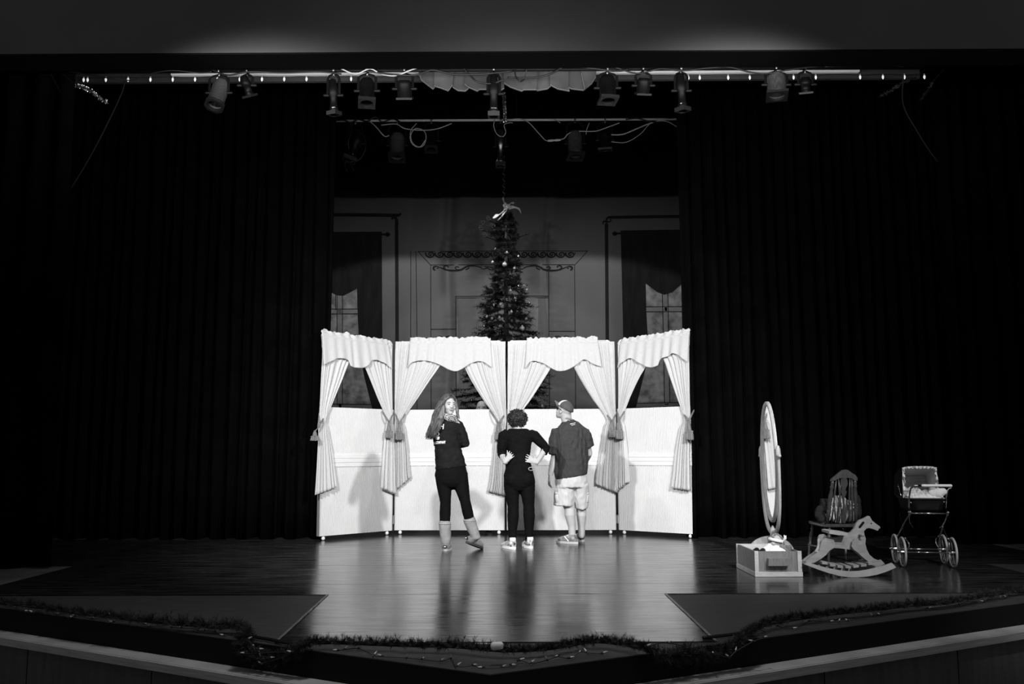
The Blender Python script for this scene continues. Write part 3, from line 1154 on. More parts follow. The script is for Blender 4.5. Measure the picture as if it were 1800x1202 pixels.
for si, pi, pb, po, yend, tpos, lab in TIE:
    S = SCR[si]

    def q(px, py, v, S=S):
        u, z_ = S.pix(px, py, v)
        return S.p(u, z_, v)
    kx, ky = tpos if tpos else (pb[0], pb[1] + 1)
    base = q(kx, ky, .13)
    root = thing('curtain_tieback', base, lab, 'tieback', 'grey tasselled tiebacks')
    b = MB()
    for dz in (0, .012):
        pts = [V(p) for p in catmull([q(*pi, .05), q(lerp(pi[0], pb[0], .5), lerp(pi[1], pb[1], .55), .115), q(*pb, .125), q(lerp(po[0], pb[0], .5), lerp(po[1], pb[1], .55), .11), q(*po, .02)], 22)]
        b.tube([p + V((0, 0, dz)) for p in pts], .0075, 7)
    b.build('cord', GREYCORD, root, smooth=True)
    if tpos:
        b = MB()
        b.tube([q(*pb, .125), q(kx + 3, ky - 2, .12), base, q(kx, yend - 18, .12)], .007, 6)
        b.build('cord', GREYCORD, root, smooth=True)
    zt_ = base.z
    ze = S.pix(kx, yend, .12)[1]
    H = zt_ - ze
    M = Matrix.Translation((base.x, base.y, ze))
    hs = .42 if not tpos else .38
    b = MB()
    b.lathe([(.008, H), (.016, H * .99), (.02, H * .95), (.012, H * .90), (.022, H * .82), (.027, H * .62), (.033, H * .52), (.03, H * .49)], 14, M)
    b.build('tassel_head', GREYCORD, root, smooth=True)
    b = MB()
    rings = []
    for r, z in ((.03, H * .5), (.044, H * .47), (.046, H * .42), (.043, H * .38), (.047, H * .2), (.050, 0)):
        rings.append([M @ V((r * (1 + .1 * ((k % 2) * 2 - 1)) * math.cos(2 * math.pi * k / 30), r * (1 + .1 * ((k % 2) * 2 - 1)) * math.sin(2 * math.pi * k / 30), z + (.006 * ((k * 7) % 3) if z == 0 else 0))) for k in range(30)])
    b.rings(rings)
    b.build('tassel_skirt', GREYCORD, root)
# ================================================================== people
def head(mb, c, fwd, up=(0, 0, 1), H=0.235, nose=True):
    """skull, face, jaw, nose, lips and ears fused into mb; returns a frame for the features"""
    f = V(fwd).normalized()
    u = V(up)
    u = (u - f * u.dot(f)).normalized()
    r = f.cross(u)
    M = Matrix((r, f, u)).transposed()
    k = H / 0.235

    def L(x, y, z):
        return V(c) + M @ (V((x, y, z)) * k)
    e = lambda x, y, z, a, b_, d: mb.ell(L(x, y, z), (a * k, b_ * k, d * k), M, 18, 12)
    e(0, -.018, .035, .074, .092, .085)
    e(0, .012, .0, .068, .078, .10)
    e(0, .03, -.045, .056, .056, .062)
    e(0, .05, -.088, .032, .032, .025)
    for s in (-1, 1):
        e(s * .034, .055, -.03, .026, .026, .026)
        e(s * .030, .066, .03, .026, .016, .012)
        e(s * .075, -.005, -.012, .010, .02, .032)
    if nose:
        mb.limb([L(0, .075, .012), L(0, .096, -.022)], [.010 * k, .0145 * k], 8)
        for s in (-1, 1):
            e(s * .011, .088, -.026, .009, .010, .008)
    return L, M, k


def hand(mb, wrist, d, n, thumb, curl=.35, k=1.0, r=.0085):
    """palm, four unequal bent fingers, thumb on the side; d to the fingertips, n out of the palm"""
    d = V(d).normalized()
    n = V(n)
    n = (n - d * n.dot(d)).normalized()
    s = d.cross(n) * thumb
    w_ = V(wrist)
    mb.limb([w_, w_ + d * .035 * k, w_ + d * .085 * k], [(.026 * k, .018 * k), (.036 * k, .017 * k), (.040 * k, .014 * k)], 12, side=s)
    for off, ln, sp in ((.033, .072, .16), (.011, .082, .05), (-.012, .077, -.06), (-.034, .060, -.18)):
        p = w_ + d * .088 * k + s * off * k
        q = (d + s * sp).normalized()
        pts = [p - q * .02 * k, p]
        a = curl * .6
        for seg in (.45, .31, .24):
            v = q * math.cos(a) + n * math.sin(a)
            p = p + v * ln * seg * k
            pts.append(p)
            a += curl
        mb.limb(pts, [r * k, r * 1.02 * k, r * k, r * .95 * k, r * .8 * k], 8)
    p = w_ + d * .03 * k + s * .03 * k
    v1 = (d * .55 + s * .75 + n * .2).normalized()
    v2 = (d * .9 + s * .3 + n * .35).normalized()
    mb.limb([p - v1 * .015 * k, p, p + v1 * .036 * k, p + v1 * .036 * k + v2 * .03 * k], [.012 * k, .012 * k, .0105 * k, .008 * k], 8)


def wrinkle(freq, amp, stretch=(1, 1, 1), seed=0.0, fine=0.0):
    def f(co, n):
        p = V((co.x * stretch[0], co.y * stretch[1], co.z * stretch[2])) * freq + V((seed, seed * 1.7, seed * .3))
        a = noise.noise(p)
        b_ = noise.noise(p * 2.3 + V((9, 2, 4)))
        x = (1 - abs(a) * 2) * .6 + b_ * .5
        if fine:
            x += fine * noise.noise(p * 6)
        return amp * x
    return f


def features(root, L, M, k, gaze=(0, 0), brow=DARK, lips=None, glasses=False):
    EYE = mat('eye white', .75, .25, spec=.6)
    for s in (-1, 1):
        b = MB()
        b.ell(L(s * .031, .0725, .006), (.0145 * k, .010 * k, .0075 * k), M, 12, 8)
        eo = b.build('eye', EYE, root, smooth=True)
        b = MB()
        b.ell(L(s * .031 + gaze[0], .079, .0065 + gaze[1]), (.0062 * k, .005 * k, .0062 * k), M, 10, 8)
        b.build('iris', DARK, eo, smooth=True)
        b = MB()
        b.limb([L(s * .017, .082, .0125), L(s * .031, .0835, .0150), L(s * .046, .0765, .0115)], [.0022 * k] * 3, 6)
        b.build('eyelash', DARK, eo)
        b = MB()
        b.limb([L(s * .014, .087, .0315), L(s * .032, .0855, .0355), L(s * .050, .073, .0285)], [.003 * k, .0035 * k, .0018 * k], 6)
        b.build('eyebrow', brow, root)
    b = MB()
    b.limb([L(-.026, .079, -.0505), L(-.011, .0885, -.0545), L(0, .0895, -.056), L(.011, .0885, -.0545), L(.026, .079, -.0505)], [.002 * k, .0045 * k, .004 * k, .0045 * k, .002 * k], 6)
    b.limb([L(-.024, .079, -.0525), L(0, .087, -.064), L(.024, .079, -.0525)], [.002 * k, .0055 * k, .002 * k], 6)
    b.build('lips', lips or mat('lips', .22, .4), root, smooth=True)
    if glasses:
        b = MB()
        for s in (-1, 1):
            pts = [L(s * .034 + .026 * math.cos(a), .094 - .006 * abs(math.cos(a)), .004 + .019 * math.sin(a)) for a in np.linspace(0, 2 * math.pi, 17)]
            b.tube(pts, .002, 5)
            b.tube([L(s * .060, .090, .008), L(s * .078, .06, .010), L(s * .08, -.01, .006)], .002, 5)
        b.tube([L(-.008, .096, .008), L(0, .099, .011), L(.008, .096, .008)], .002, 5)
        b.build('glasses', mat('spectacle frame', .06, .3, spec=.6), root)


def strands(root_pts_fn, n, seed, m, root, name, r=.004):
    rnd = random.Random(seed)
    b = MB()
    for i in range(n):
        pts = root_pts_fn(rnd)
        q = [V(p) for p in catmull(pts, 14)]
        ra = [r * (1 - .55 * abs(j / 13 - .25)) for j in range(14)]
        ra[-1] = r * .25
        b.tube(q, ra, 5)
    return b.build(name, m, root, smooth=True)


# ------------------------------------------------------------------ 1. woman with long hair and boots
fW = fl(783, 968)
YW = fW.y


def J(px, py, d=0.0):
    return at(px, py, YW + d)


woman = thing('person', (at(795, 900, YW).x, YW, 0), 'long-haired woman in black top, leggings and fleece boots looking back over her shoulder', 'person')
SHIRTB = mat('black sweatshirt jersey', 0.010, 0.85, spec=0.12, var=.25, scale=20)
LEGG = mat('black leggings', 0.004, 0.85, spec=.10, var=.2, scale=12)
BOOTM = mat('grey sheepskin boots', 0.26, .9, var=.18, scale=14, bump=.12, bscale=60)
body = MB()
hc = J(789.5, 712, .0)
fwd = V((.42, -.9, -.06))
hL, hM, hk = head(body, hc, fwd, (0.03, 0, 1), .225)
body.limb([J(787, 741, .02), J(788, 727, .01), hc + V((0, .01, -.03))], [.055, .048, .05], 14)
body.limb([J(787, 738, .0), J(786, 748), J(785, 770), J(787, 795), J(791, 822), J(793, 838)], [(.06, .05), (.10, .07), (.105, .085), (.12, .085), (.15, .10), (.155, .105)], 20, side=(1, 0, 0))
legs = [([J(778, 834), J(781, 855), J(783, 882, -.01), J(782.5, 902), J(782, 920), J(783, 950, .0), V((fW.x, YW + .02, .07))], [.088, .083, .060, .062, .056, .040, .036]),
        ([J(808, 834), J(811.5, 855, .0), J(817.5, 880, -.02), J(822, 900, .0), J(826, 916, .02), J(835, 942, .03), J(834, 946, .04)], [.090, .082, .058, .060, .054, .040, .036])]
for pts, rr in legs:
    body.limb(pts, [r - .012 for r in rr], 14)
toeR = fl(845, 965)
heelR = J(823, 950, .04)
body.limb([V((fW.x, YW + .03, .045)), V((fW.x + .01, YW + .10, .04)), V((fW.x + .02, YW + .17, .035))], [.024, .024, .020], 10)
body.limb([lerp(heelR, toeR, .3) + V((0, 0, .035)), lerp(heelR, toeR, .6) + V((0, .0, .04))], [.022, .020], 10)
# arms folded across the chest
shR, elR = J(806, 747, .0), J(817, 780, .03)
wrR = J(792, 777, .24)
body.limb([J(800, 745, .0), shR, (shR + elR) / 2 + V((.012, 0, 0)), elR, (elR + wrR) / 2, wrR], [.05, .045, .043, .040, .036, .026], 12)
hand(body, wrR, (-1, -.1, .1), (0, -1, 0), -1, .3, .9)
shL, elL = J(770, 748, .02), J(769, 778, .12)
wrL = J(792, 772, .17)
body.limb([J(775, 745, .0), shL, elL, (elL + wrL) / 2, wrL], [.05, .045, .042, .036, .026], 12)
wl2 = J(797, 773.5, .115)
hand(body, wl2, (1, -.85, .12), (.8, .7, 0), -1, .4, .95)
me = voxel(body, .0068, 3)
link(me, 'body', PALESKIN, woman, True)
features(woman, hL, hM, hk, gaze=(.002, .001), brow=mat('brown brow', .10, .8), lips=mat('lips', .2, .4))
# sweatshirt
s = MB()
s.limb([J(787, 737.5, .0), J(787, 742, .0), J(786.5, 750), J(785.5, 768), J(787, 788), J(790.5, 808), J(792.5, 822.5)], [(.062, .055), (.108, .078), (.124, .092), (.128, .104), (.145, .105), (.160, .113), (.171, .122)], 24, side=(1, 0, 0), caps=False)
s.limb([J(800, 744, .0), J(806.5, 748, .0), J(813, 763, .01), J(818, 779, .03), J(808, 781, .13), J(797, 778, .22)], [.052, .055, .051, .050, .046, .040], 14)
s.limb([J(774, 744, .0), J(770.5, 749, .01), J(769, 764, .06), J(769, 779, .12), J(778, 777, .17), J(789, 773, .19)], [.052, .054, .05, .048, .045, .04], 14)
sm = voxel(s, .0085, 4, wrinkle(13, .0075, (.8, .8, 1.2), 3.1))
bvhW = BVHTree.FromPolygons([tuple(v.co) for v in sm.vertices], [tuple(p.vertices) for p in sm.polygons])
shirt = link(sm, 'sweatshirt', SHIRTB, woman, True)
g = MB()
g.limb([J(793, 818), J(793, 830), J(793, 842)], [(.160, .112), (.176, .122), (.172, .118)], 22, side=(1, 0, 0))
for pts, rr in legs:
    g.limb(pts[:5] + [pts[4] * .5 + pts[5] * .5], rr[:5] + [rr[4] * .92], 16)
link(voxel(g, .0085, 3, wrinkle(14, .002, (1, 1, 1), 5)), 'leggings', LEGG, woman, True)
# boots
for shaft, ank, heel_, toe_, ln in ((J(782, 921), J(783.5, 952), V((fW.x, YW - .03, 0)), V((fW.x + .022, YW + .20, 0)), 'l'),
                                    (J(825.5, 915, .02), J(836, 943, .03), heelR + V((-.02, -.01, -.025)), toeR + V((.012, 0, .0)), 'r')):
    bt = MB()
    axis = (toe_ - heel_).normalized()
    upv = V((0, 0, 1))
    upv = (upv - axis * upv.dot(axis)).normalized()
    bt.limb([shaft, lerp(shaft, ank, .5), ank, heel_ + axis * .05 + upv * .05], [.068, .060, .054, .05], 18, caps=True)
    bt.limb([heel_ + axis * .045 + upv * .05, heel_ + axis * .12 + upv * .052, toe_ - axis * .04 + upv * .045], [(.044, .046), (.050, .046), (.042, .036)], 16, side=axis.cross(upv))
    bo = link(voxel(bt, .008, 4, wrinkle(13, .004, (1, 1, 1), 8)), 'boot', BOOTM, woman, True)
    so = MB()
    sdv = axis.cross(upv)
    ring = []
    for a in np.linspace(0, 2 * math.pi, 24, endpoint=False):
        ring.append(heel_ + axis * (.115 + .125 * math.cos(a)) + sdv * (.050 * math.sin(a) * (1 + .12 * math.cos(a))))
    so.rings([[p + upv * .001 for p in ring], [p + upv * .022 for p in ring]])
    so.build('sole', mat('boot sole', .42, .8) if ln == 'l' else mat('dark sole', .03, .8), bo)
    tg = MB()
    c = heel_ + upv * .05 - axis * .012
    back = -axis
    tg.hexa([c + sdv * a + back * o + upv * z for (z) in (-.011, .011) for (a, o) in ((-.02, .0), (.02, .0), (.02, .012), (-.02, .012))])
    tg.build('heel_tag', DARK, bo)
    tg = MB()
    tg.hexa([c + sdv * a + back * o + upv * z for (z) in (-.004, .004) for (a, o) in ((-.011, .010), (.011, .010), (.011, .0145), (-.011, .0145))])
    tg.build('tag_mark', BRIGHTWHITE, bo)
    cf = MB()
    pts = [shaft + (lerp(shaft, ank, .1) - shaft) * 0 + V((.067 * math.cos(a), .067 * math.sin(a), .006)) for a in np.linspace(0, 2 * math.pi, 25)]
    cf.tube(pts, .006, 6)
    cf.build('fleece_cuff', mat('fleece', .36, .95, bump=.3, bscale=90), bo, smooth=True)
# scarf
SCARF = mat('houndstooth scarf', .03, .9)
_nt = SCARF.node_tree
_tc = _nt.nodes.new('ShaderNodeTexCoord')
_ck = _nt.nodes.new('ShaderNodeTexChecker')
_ck.inputs['Scale'].default_value = 72
_ck.inputs['Color1'].default_value = (.5, .5, .5, 1)
_ck.inputs['Color2'].default_value = (.03, .03, .03, 1)
_mp = _nt.nodes.new('ShaderNodeMapping')
_mp.inputs['Rotation'].default_value = (.5, .3, .6)
_nt.links.new(_tc.outputs['Object'], _mp.inputs['Vector'])
_nt.links.new(_mp.outputs['Vector'], _ck.inputs['Vector'])
_nt.links.new(_ck.outputs['Color'], _nt.nodes['Principled BSDF'].inputs['Base Color'])
b = MB()
cN = J(789.5, 734.0, .0)
for dz, rx, tilt, rr in ((.0, .078, .22, .026), (.018, .070, .18, .020), (-.016, .088, .28, .024)):
    pts = []
    for a in np.linspace(0, 2 * math.pi, 29):
        p = V((rx * math.cos(a), .075 * math.sin(a), dz - tilt * rx * math.cos(a) + .004 * math.sin(5 * a)))
        pts.append(cN + p)
    b.tube(pts, [rr * (1 + .15 * math.sin(3 * k_)) for k_ in range(29)], 10)
b.limb([cN + V((.06, -.03, -.03)), J(807, 744, -.04), J(811, 750, -.02)], [.022, .014, .008], 10)
link(voxel(b, .007, 3, wrinkle(40, .004, (1, 1, 1), 2)), 'scarf', SCARF, woman, True)
# hair
HAIR = mat('long brown hair', .085, .4, spec=.45, var=.6, scale=14, stretch=(3, 3, .35))
b = MB()
b.ell(hL(0, -.030, .040), (.088, .092, .092), hM, 20, 14)
b.limb([hL(.0, -.06, .03), J(777, 722, .02), J(770, 738, -.05), J(763, 752, -.07), J(758, 763, -.07)], [(.07, .07), (.078, .065), (.07, .05), (.058, .04), (.04, .028)], 16, side=(1, 0, 0))
b.limb([hL(-.055, .0, .055), J(801, 712, .02), J(804, 722, .03), J(805, 733, .04)], [.03, .024, .02, .012], 10)
hm_ = voxel(b, .009, 3, wrinkle(30, .005, (1, 1, .25), 1.5))
hair = link(hm_, 'hair', HAIR, woman, True)


def wstr(rnd):
    a = rnd.uniform(-1, 1)
    top = hL(.03 * a - .01, -.03 + rnd.uniform(-.05, .05), .128 + rnd.uniform(-.012, .006))
    o = rnd.uniform(-1, 1)
    d = rnd.uniform(-.03, .03)
    return [top, hL(.075 + rnd.uniform(-.012, .012), -.02 + rnd.uniform(-.06, .045), .06), J(773 + o * 11, 724, -.03 + d), J(767.5 + o * 10, 741, -.10 + d), J(761.5 + o * 8.5 + rnd.uniform(-2, 2), 756 + rnd.uniform(-3, 3), -.115 + d * .6), J(755.5 + o * 6.5 + rnd.uniform(-3, 3), 768 + rnd.uniform(-6, 5), -.105 + d)]


strands(wstr, 300, 3, HAIR, woman, 'hair_strand', .0034)['kind'] = 'stuff'


def wstr2(rnd):
    o = rnd.uniform(-1, 1)
    return [hL(-.005 + rnd.uniform(-.01, .01), .02 + rnd.uniform(-.02, .02), .128), hL(-.058, .042 + .02 * o, .075), J(801.5 + o * 2, 711, -.03), J(803.5 + o * 2.2, 722, -.03), J(806 + o * 2.5, 734 + 3 * o, -.07)]


strands(wstr2, 60, 4, HAIR, woman, 'hair_strand', .003)['kind'] = 'stuff'


def wstr3(rnd):
    o = rnd.uniform(-1, 1)
    return [hL(0 + rnd.uniform(-.01, .01), .03 + rnd.uniform(-.02, .02), .125), hL(.045, .062, .085 + .006 * o), hL(.078, .035 + .01 * o, .02), J(777 + o * 4, 725, -.09), J(772 + o * 5, 738, -.11)]


strands(wstr3, 70, 5, HAIR, woman, 'hair_strand', .0032)['kind'] = 'stuff'


def text_mesh(txt, size, extr=.0):
    c = bpy.data.curves.new('t', 'FONT')
    c.body = txt
    c.size = size
    c.align_x = 'CENTER'
    c.align_y = 'CENTER'
    c.offset = size * .035
    c.resolution_u = 3
    o = bpy.data.objects.new('t', c)
    COL.objects.link(o)
    dg = bpy.context.evaluated_depsgraph_get()
    me = bpy.data.meshes.new_from_object(o.evaluated_get(dg))
    bpy.data.objects.remove(o)
    bm = bmesh.new()
    bm.from_mesh(me)
    bmesh.ops.triangulate(bm, faces=bm.faces)
    bmesh.ops.subdivide_edges(bm, edges=[e for e in bm.edges if e.calc_length() > size * .2], cuts=2)
    bmesh.ops.triangulate(bm, faces=bm.faces)
    vs = [v.co.copy() for v in bm.verts]
    fs = [tuple(v.index for v in f.verts) for f in bm.faces]
    bm.free()
    bpy.data.meshes.remove(me)
    return vs, fs


def press(vs, fs, c, ang, bvh, name, m, root, sx=1.0, sy=1.0, off=.004):
    """lay flat print on the back of a garment"""
    ca, sa = math.cos(ang), math.sin(ang)
    out = []
    for p in vs:
        x, z = p.x * sx, p.y * sy
        q = V((c.x + x * ca - z * sa, c.y - .6, c.z + x * sa + z * ca))
        hit = bvh.ray_cast(q, V((0, 1, 0)), 2.0)
        y = hit[0].y if hit[0] is not None else c.y
        out.append((q.x, y - off, q.z))
    b = MB()
    b.add(out, fs)
    return b.build(name, m, root, solid=.0015)


PRINT = mat('white print', .85, .7)
vs, fs = text_mesh('NH', .066)
press(vs, fs, J(772.8, 749.5, -.05), R(-6), bvhW, 'shirt_print', PRINT, woman, 1.05, 1.15)
vs, fs = text_mesh('CE COMPANY', .032)
press(vs, fs, J(772, 778, -.05), R(3), bvhW, 'shirt_print', PRINT, woman, .74, 1.25)
# emblem between the two lines: stacked rounded shapes
b2v, b2f = [], []


def disc(cx, cyy, rx, ry, n=18, hole=0.0):
    k = len(b2v)
    if hole:
        for i in range(n):
            a = 2 * math.pi * i / n
            b2v.append(V((cx + rx * math.cos(a), cyy + ry * math.sin(a), 0)))
            b2v.append(V((cx + rx * hole * math.cos(a), cyy + ry * hole * math.sin(a), 0)))
        for i in range(n):
            a_, c_ = k + 2 * i, k + 2 * ((i + 1) % n)
            b2f.append((a_, c_, c_ + 1, a_ + 1))
    else:
        b2v.append(V((cx, cyy, 0)))
        for i in range(n):
            a = 2 * math.pi * i / n
            b2v.append(V((cx + rx * math.cos(a), cyy + ry * math.sin(a), 0)))
        for i in range(n):
            b2f.append((k, k + 1 + i, k + 1 + (i + 1) % n))


disc(0, .038, .012, .018, hole=.55)
disc(.004, .008, .019, .016, hole=.6)
disc(-.012, -.010, .010, .012)
disc(0, -.034, .026, .010)
disc(-.018, -.024, .009, .010)
disc(.017, -.024, .010, .011)
disc(0, -.022, .007, .012)
press(b2v, b2f, J(769, 764.5, -.05), R(-3), bvhW, 'shirt_emblem', PRINT, woman, 1, 1.2)

# ------------------------------------------------------------------ 2. curly-haired woman
fC = fl(897, 963)
YK = fC.y


def K(px, py, d=0.0):
    return at(px, py, YK + d)


curly = thing('person', (at(911, 900, YK).x, YK, 0), 'curly-haired woman in all black with both hands on her hips, back turned', 'person')
body = MB()
hc = K(909, 740, .04)
head(body, hc, (-.1, 1, .12), (0, 0, 1), .200)
body.limb([K(911, 762, .02), K(910, 752, .02), hc + V((0, -.01, -.04))], [.06, .05, .055], 14)
body.limb([K(911, 763), K(912, 772), K(913, 790), K(913, 806), K(912, 826), K(912, 842)], [(.09, .055), (.115, .07), (.115, .08), (.10, .08), (.13, .09), (.14, .10)], 20, side=(1, 0, 0))
legs = [([K(900, 845), K(899.5, 860), K(902, 888), K(902, 908), K(901, 930), K(901, 951)], [.092, .085, .062, .064, .05, .04]),
        ([K(926, 845), K(927, 860), K(929.5, 888), K(930, 908), K(930, 930), K(929.5, 949)], [.092, .085, .062, .064, .05, .04])]
for pts, rr in legs:
    body.limb(pts, [r - .012 for r in rr], 14)
fl1, fl2 = fl(899, 965), fl(930, 963.5)
for f0, dx in ((fl1, -.10), (fl2, -.06)):
    body.limb([f0 + V((.015, 0, .05)), f0 + V((dx * .6, .1, .04)), f0 + V((dx, .18, .03))], [.03, .03, .024], 10)
# left arm (picture left), elbow out and slightly forward
sL, eL, wL_ = K(886, 769), K(881.5, 797, .04), K(887.5, 812.5, -.085)
body.limb([K(893, 768), sL, lerp(sL, eL, .5), eL], [.04, .04, .038, .037], 12)
body.limb([eL, lerp(eL, wL_, .5), wL_], [.038, .035, .026], 12)
hand(body, wL_, (.75, -.02, .95), (.25, .95, -.1), 1, .25, .9)
sR, eR, wR_ = K(938, 769), K(960, 787, .03), K(943.5, 813, -.085)
body.limb([K(930, 769), sR, lerp(sR, eR, .5), eR], [.04, .04, .038, .037], 12)
body.limb([eR, lerp(eR, wR_, .5), wR_], [.038, .034, .026], 12)
hand(body, wR_, (-1, -.02, .45), (-.25, .95, 0), -1, .2, .95)
link(voxel(body, .0068, 3), 'body', PALESKIN, curly, True)
TOPB = mat('black knit top', .005, .9, spec=.1, var=.25, scale=25)
s = MB()
s.limb([K(911, 753.5, .01), K(911, 758, .01), K(911.5, 767), K(912.5, 785), K(913, 805), K(912.5, 822), K(912, 831)], [(.105, .05), (.145, .075), (.160, .098), (.138, .100), (.117, .098), (.145, .11), (.158, .117)], 24, side=(1, 0, 0), caps=False)
s.limb([K(892, 762), K(885, 765), K(882.5, 782, .02), K(881.8, 796, .04), K(883.5, 802, .01)], [.060, .062, .058, .052, .048], 14, caps=False)
s.limb([K(931, 763), K(939.5, 766), K(950, 777, .015), K(960, 787.5, .03), K(955, 796.5, .005)], [.060, .062, .056, .052, .048], 14, caps=False)
link(voxel(s, .0085, 3, wrinkle(13, .0035, (.5, .5, 1.5), 6.1)), 'top', TOPB, curly, True)
g = MB()
g.limb([K(912, 822), K(912, 835), K(912, 848)], [(.15, .112), (.173, .125), (.170, .122)], 22, side=(1, 0, 0))
for k_, (pts, rr) in enumerate(legs):
    g.limb(pts, [r * 1.03 for r in rr], 16)
    g.ell(K(901 + 24 * k_, 843, -.045), (.082, .085, .09), None, 14, 10)
link(voxel(g, .0085, 3, wrinkle(16, .003, (.5, .5, 1.6), 7)), 'leggings', LEGG, curly, True)
b = MB()
pc = K(933.5, 824, -.118)
b.tube([pc + V((.028 * math.cos(a), .016 * math.cos(a), .018 * math.sin(a))) for a in np.linspace(R(60), R(300), 14)], .004, 6)
b.tube([pc + V((.030 * math.cos(a) + .008, .016 * math.cos(a), .016 * math.sin(a))) for a in np.linspace(R(-70), R(70), 10)], .003, 6)
b.build('pocket_clip', mat('grey clip', .4, .4), curly)
CURL = mat('dark curly hair', .022, .35, spec=.6, var=.6, scale=25)
b = MB()
rnd = random.Random(21)
hcen = K(909.5, 736.5, .03)
for i in range(620):
    z = rnd.uniform(-.92, 1)
    a = rnd.uniform(0, 2 * math.pi)
    rr = math.sqrt(max(0, 1 - z * z))
    dirv = V((rr * math.cos(a), rr * math.sin(a), z))
    if dirv.y > .55 and z < .35:
        continue
    c = hcen + V((dirv.x * .103, dirv.y * .105, dirv.z * .098 + .004)) * rnd.uniform(.9, 1.05)
    ax = (dirv + V((rnd.uniform(-.8, .8), rnd.uniform(-.8, .8), rnd.uniform(-.8, .8)))).normalized()
    s1 = ax.orthogonal().normalized()
    s2 = ax.cross(s1)
    R0 = rnd.uniform(.010, .018)
    pts = []
    for t in np.linspace(0, 1, 14):
        q = t * 2 * math.pi * 1.6
        pts.append(c + (s1 * math.cos(q) + s2 * math.sin(q)) * R0 * (1 - .35 * t) + ax * (t - .5) * .035)
    b.tube(pts, .0034, 4)
co = b.build('hair_curl', CURL, curly, smooth=True)
co['kind'] = 'stuff'
b = MB()
b.ell(hcen, (.098, .1, .094), None, 18, 12)
b.build('hair', CURL, curly, smooth=True)
# trainers
SHOEP = mat('black and white patterned canvas', .02, .7, v2=.75, scale=34, detail=1.5)
for f0, dx in ((fl1, -.10), (fl2, -.06)):
    ax = V((dx, .19, 0)).normalized()
    sd = V((ax.y, -ax.x, 0))
    hb = f0 - ax * .055 + V((.012, 0, 0))
    u_ = MB()
    u_.limb([hb + ax * .045 + V((0, 0, .055)), hb + ax * .13 + V((0, 0, .055)), hb + ax * .235 + V((0, 0, .042))], [(.041, .042), (.045, .036), (.036, .024)], 16, side=sd)
    u_.limb([hb + ax * .05 + V((0, 0, .06)), hb + ax * .052 + V((0, 0, .10))], [.042, .040], 14, caps=False)
    sh = link(voxel(u_, .008, 3), 'trainer', SHOEP, curly, True)
    so = MB()
    ring = [hb + ax * (.135 + .145 * math.cos(a)) + sd * (.048 * math.sin(a) * (1 + .1 * math.cos(a))) for a in np.linspace(0, 2 * math.pi, 28, endpoint=False)]
    so.rings([[p + V((0, 0, .001)) for p in ring], [p + V((0, 0, .028)) for p in ring]])
    so.build('sole', BRIGHTWHITE, sh)
    an = MB()
    an.limb([hb + ax * .05 + V((0, 0, .09)), hb + ax * .05 + V((0, 0, .125))], [.036, .034], 12, caps=False)
    an.build('sock', BRIGHTWHITE, sh)

# ------------------------------------------------------------------ 3. man in cap and shorts
fM = fl(1008, 955)
YMN = fM.y


def G(px, py, d=0.0):
    return at(px, py, YMN + d)


man = thing('person', (at(1004, 900, YMN).x, YMN, 0), 'man in baseball cap, dark grey T-shirt and pale cargo shorts, back turned', 'person')
body = MB()
hc = G(991, 722, .0)
mf = V((-.76, .50, .36))
mL, mM, mk = head(body, hc, mf, (.12, 0, 1), .225)
body.limb([G(999, 748, .02), G(996, 738, .01), hc + V((.02, .0, -.03))], [.075, .066, .066], 14)
body.limb([G(1001, 748), G(1003, 765), G(1004, 790), G(1004, 815), G(1004, 845)], [(.10, .06), (.14, .09), (.165, .12), (.17, .13), (.165, .135)], 20, side=(1, .25, 0))
legs = [([G(993, 858, .0), G(995, 875), G(1001.5, 893, .0), G(1002, 905, -.01), G(1005, 925, .0), G(1006, 943, .0)], [.10, .09, .064, .065, .046, .040]),
        ([G(1020, 858, .03), G(1021, 875, .06), G(1021.5, 893, .10), G(1022, 905, .10), G(1022.5, 925, .13), G(1022, 941, .15)], [.10, .085, .062, .062, .045, .039])]
for pts, rr in legs:
    body.limb(pts, rr, 14)
flm, frm = fl(1007, 955.5), fl(1022, 951.5)
body.limb([flm + V((.0, 0, .05)), flm + V((-.06, .05, .045)), flm + V((-.10, .09, .04))], [.03, .028, .022], 10)
body.limb([frm + V((0, 0, .05)), frm + V((-.02, .1, .04)), frm + V((-.03, .16, .03))], [.03, .03, .024], 10)
sL, eL, wL_ = G(978, 768), G(975.5, 803, .0), G(967.5, 833, -.01)
body.limb([G(990, 768), sL, lerp(sL, eL, .5), eL, lerp(eL, wL_, .45), wL_], [.05, .05, .05, .049, .045, .031], 14)
hand(body, wL_, (-.13, .05, -1), (.95, .3, 0), -1, .38, 1.05)
sR, eR, wR_ = G(1028, 768), G(1035, 797, .06), G(1028, 812, .26)
body.limb([G(1016, 768), sR, lerp(sR, eR, .5), eR, lerp(eR, wR_, .5), wR_], [.045, .048, .048, .046, .042, .03], 14)
hand(body, wR_, (-.4, 1, 0), (0, 0, -1), 1, .4, 1.0)
link(voxel(body, .0068, 3), 'body', SKIN, man, True)
features(man, mL, mM, mk, brow=mat('brown brow', .10, .8))
TEE = mat('dark grey jersey', .045, .85, spec=.2, var=.15, scale=30)
s = MB()
s.limb([G(998.5, 742, .01), G(1000, 748, .0), G(1002, 757), G(1004, 772), G(1004.5, 795), G(1004, 818), G(1003.2, 832), G(1004.4, 838.5)], [(.085, .075), (.140, .098), (.188, .118), (.200, .14), (.197, .155), (.200, .162), (.200, .165), (.196, .16)], 26, side=(1, .25, 0), caps=False)
s.limb([G(989, 762), G(978, 762), G(976.5, 775), G(976, 798.5, .0)], [.07, .072, .074, .080], 16, caps=False)
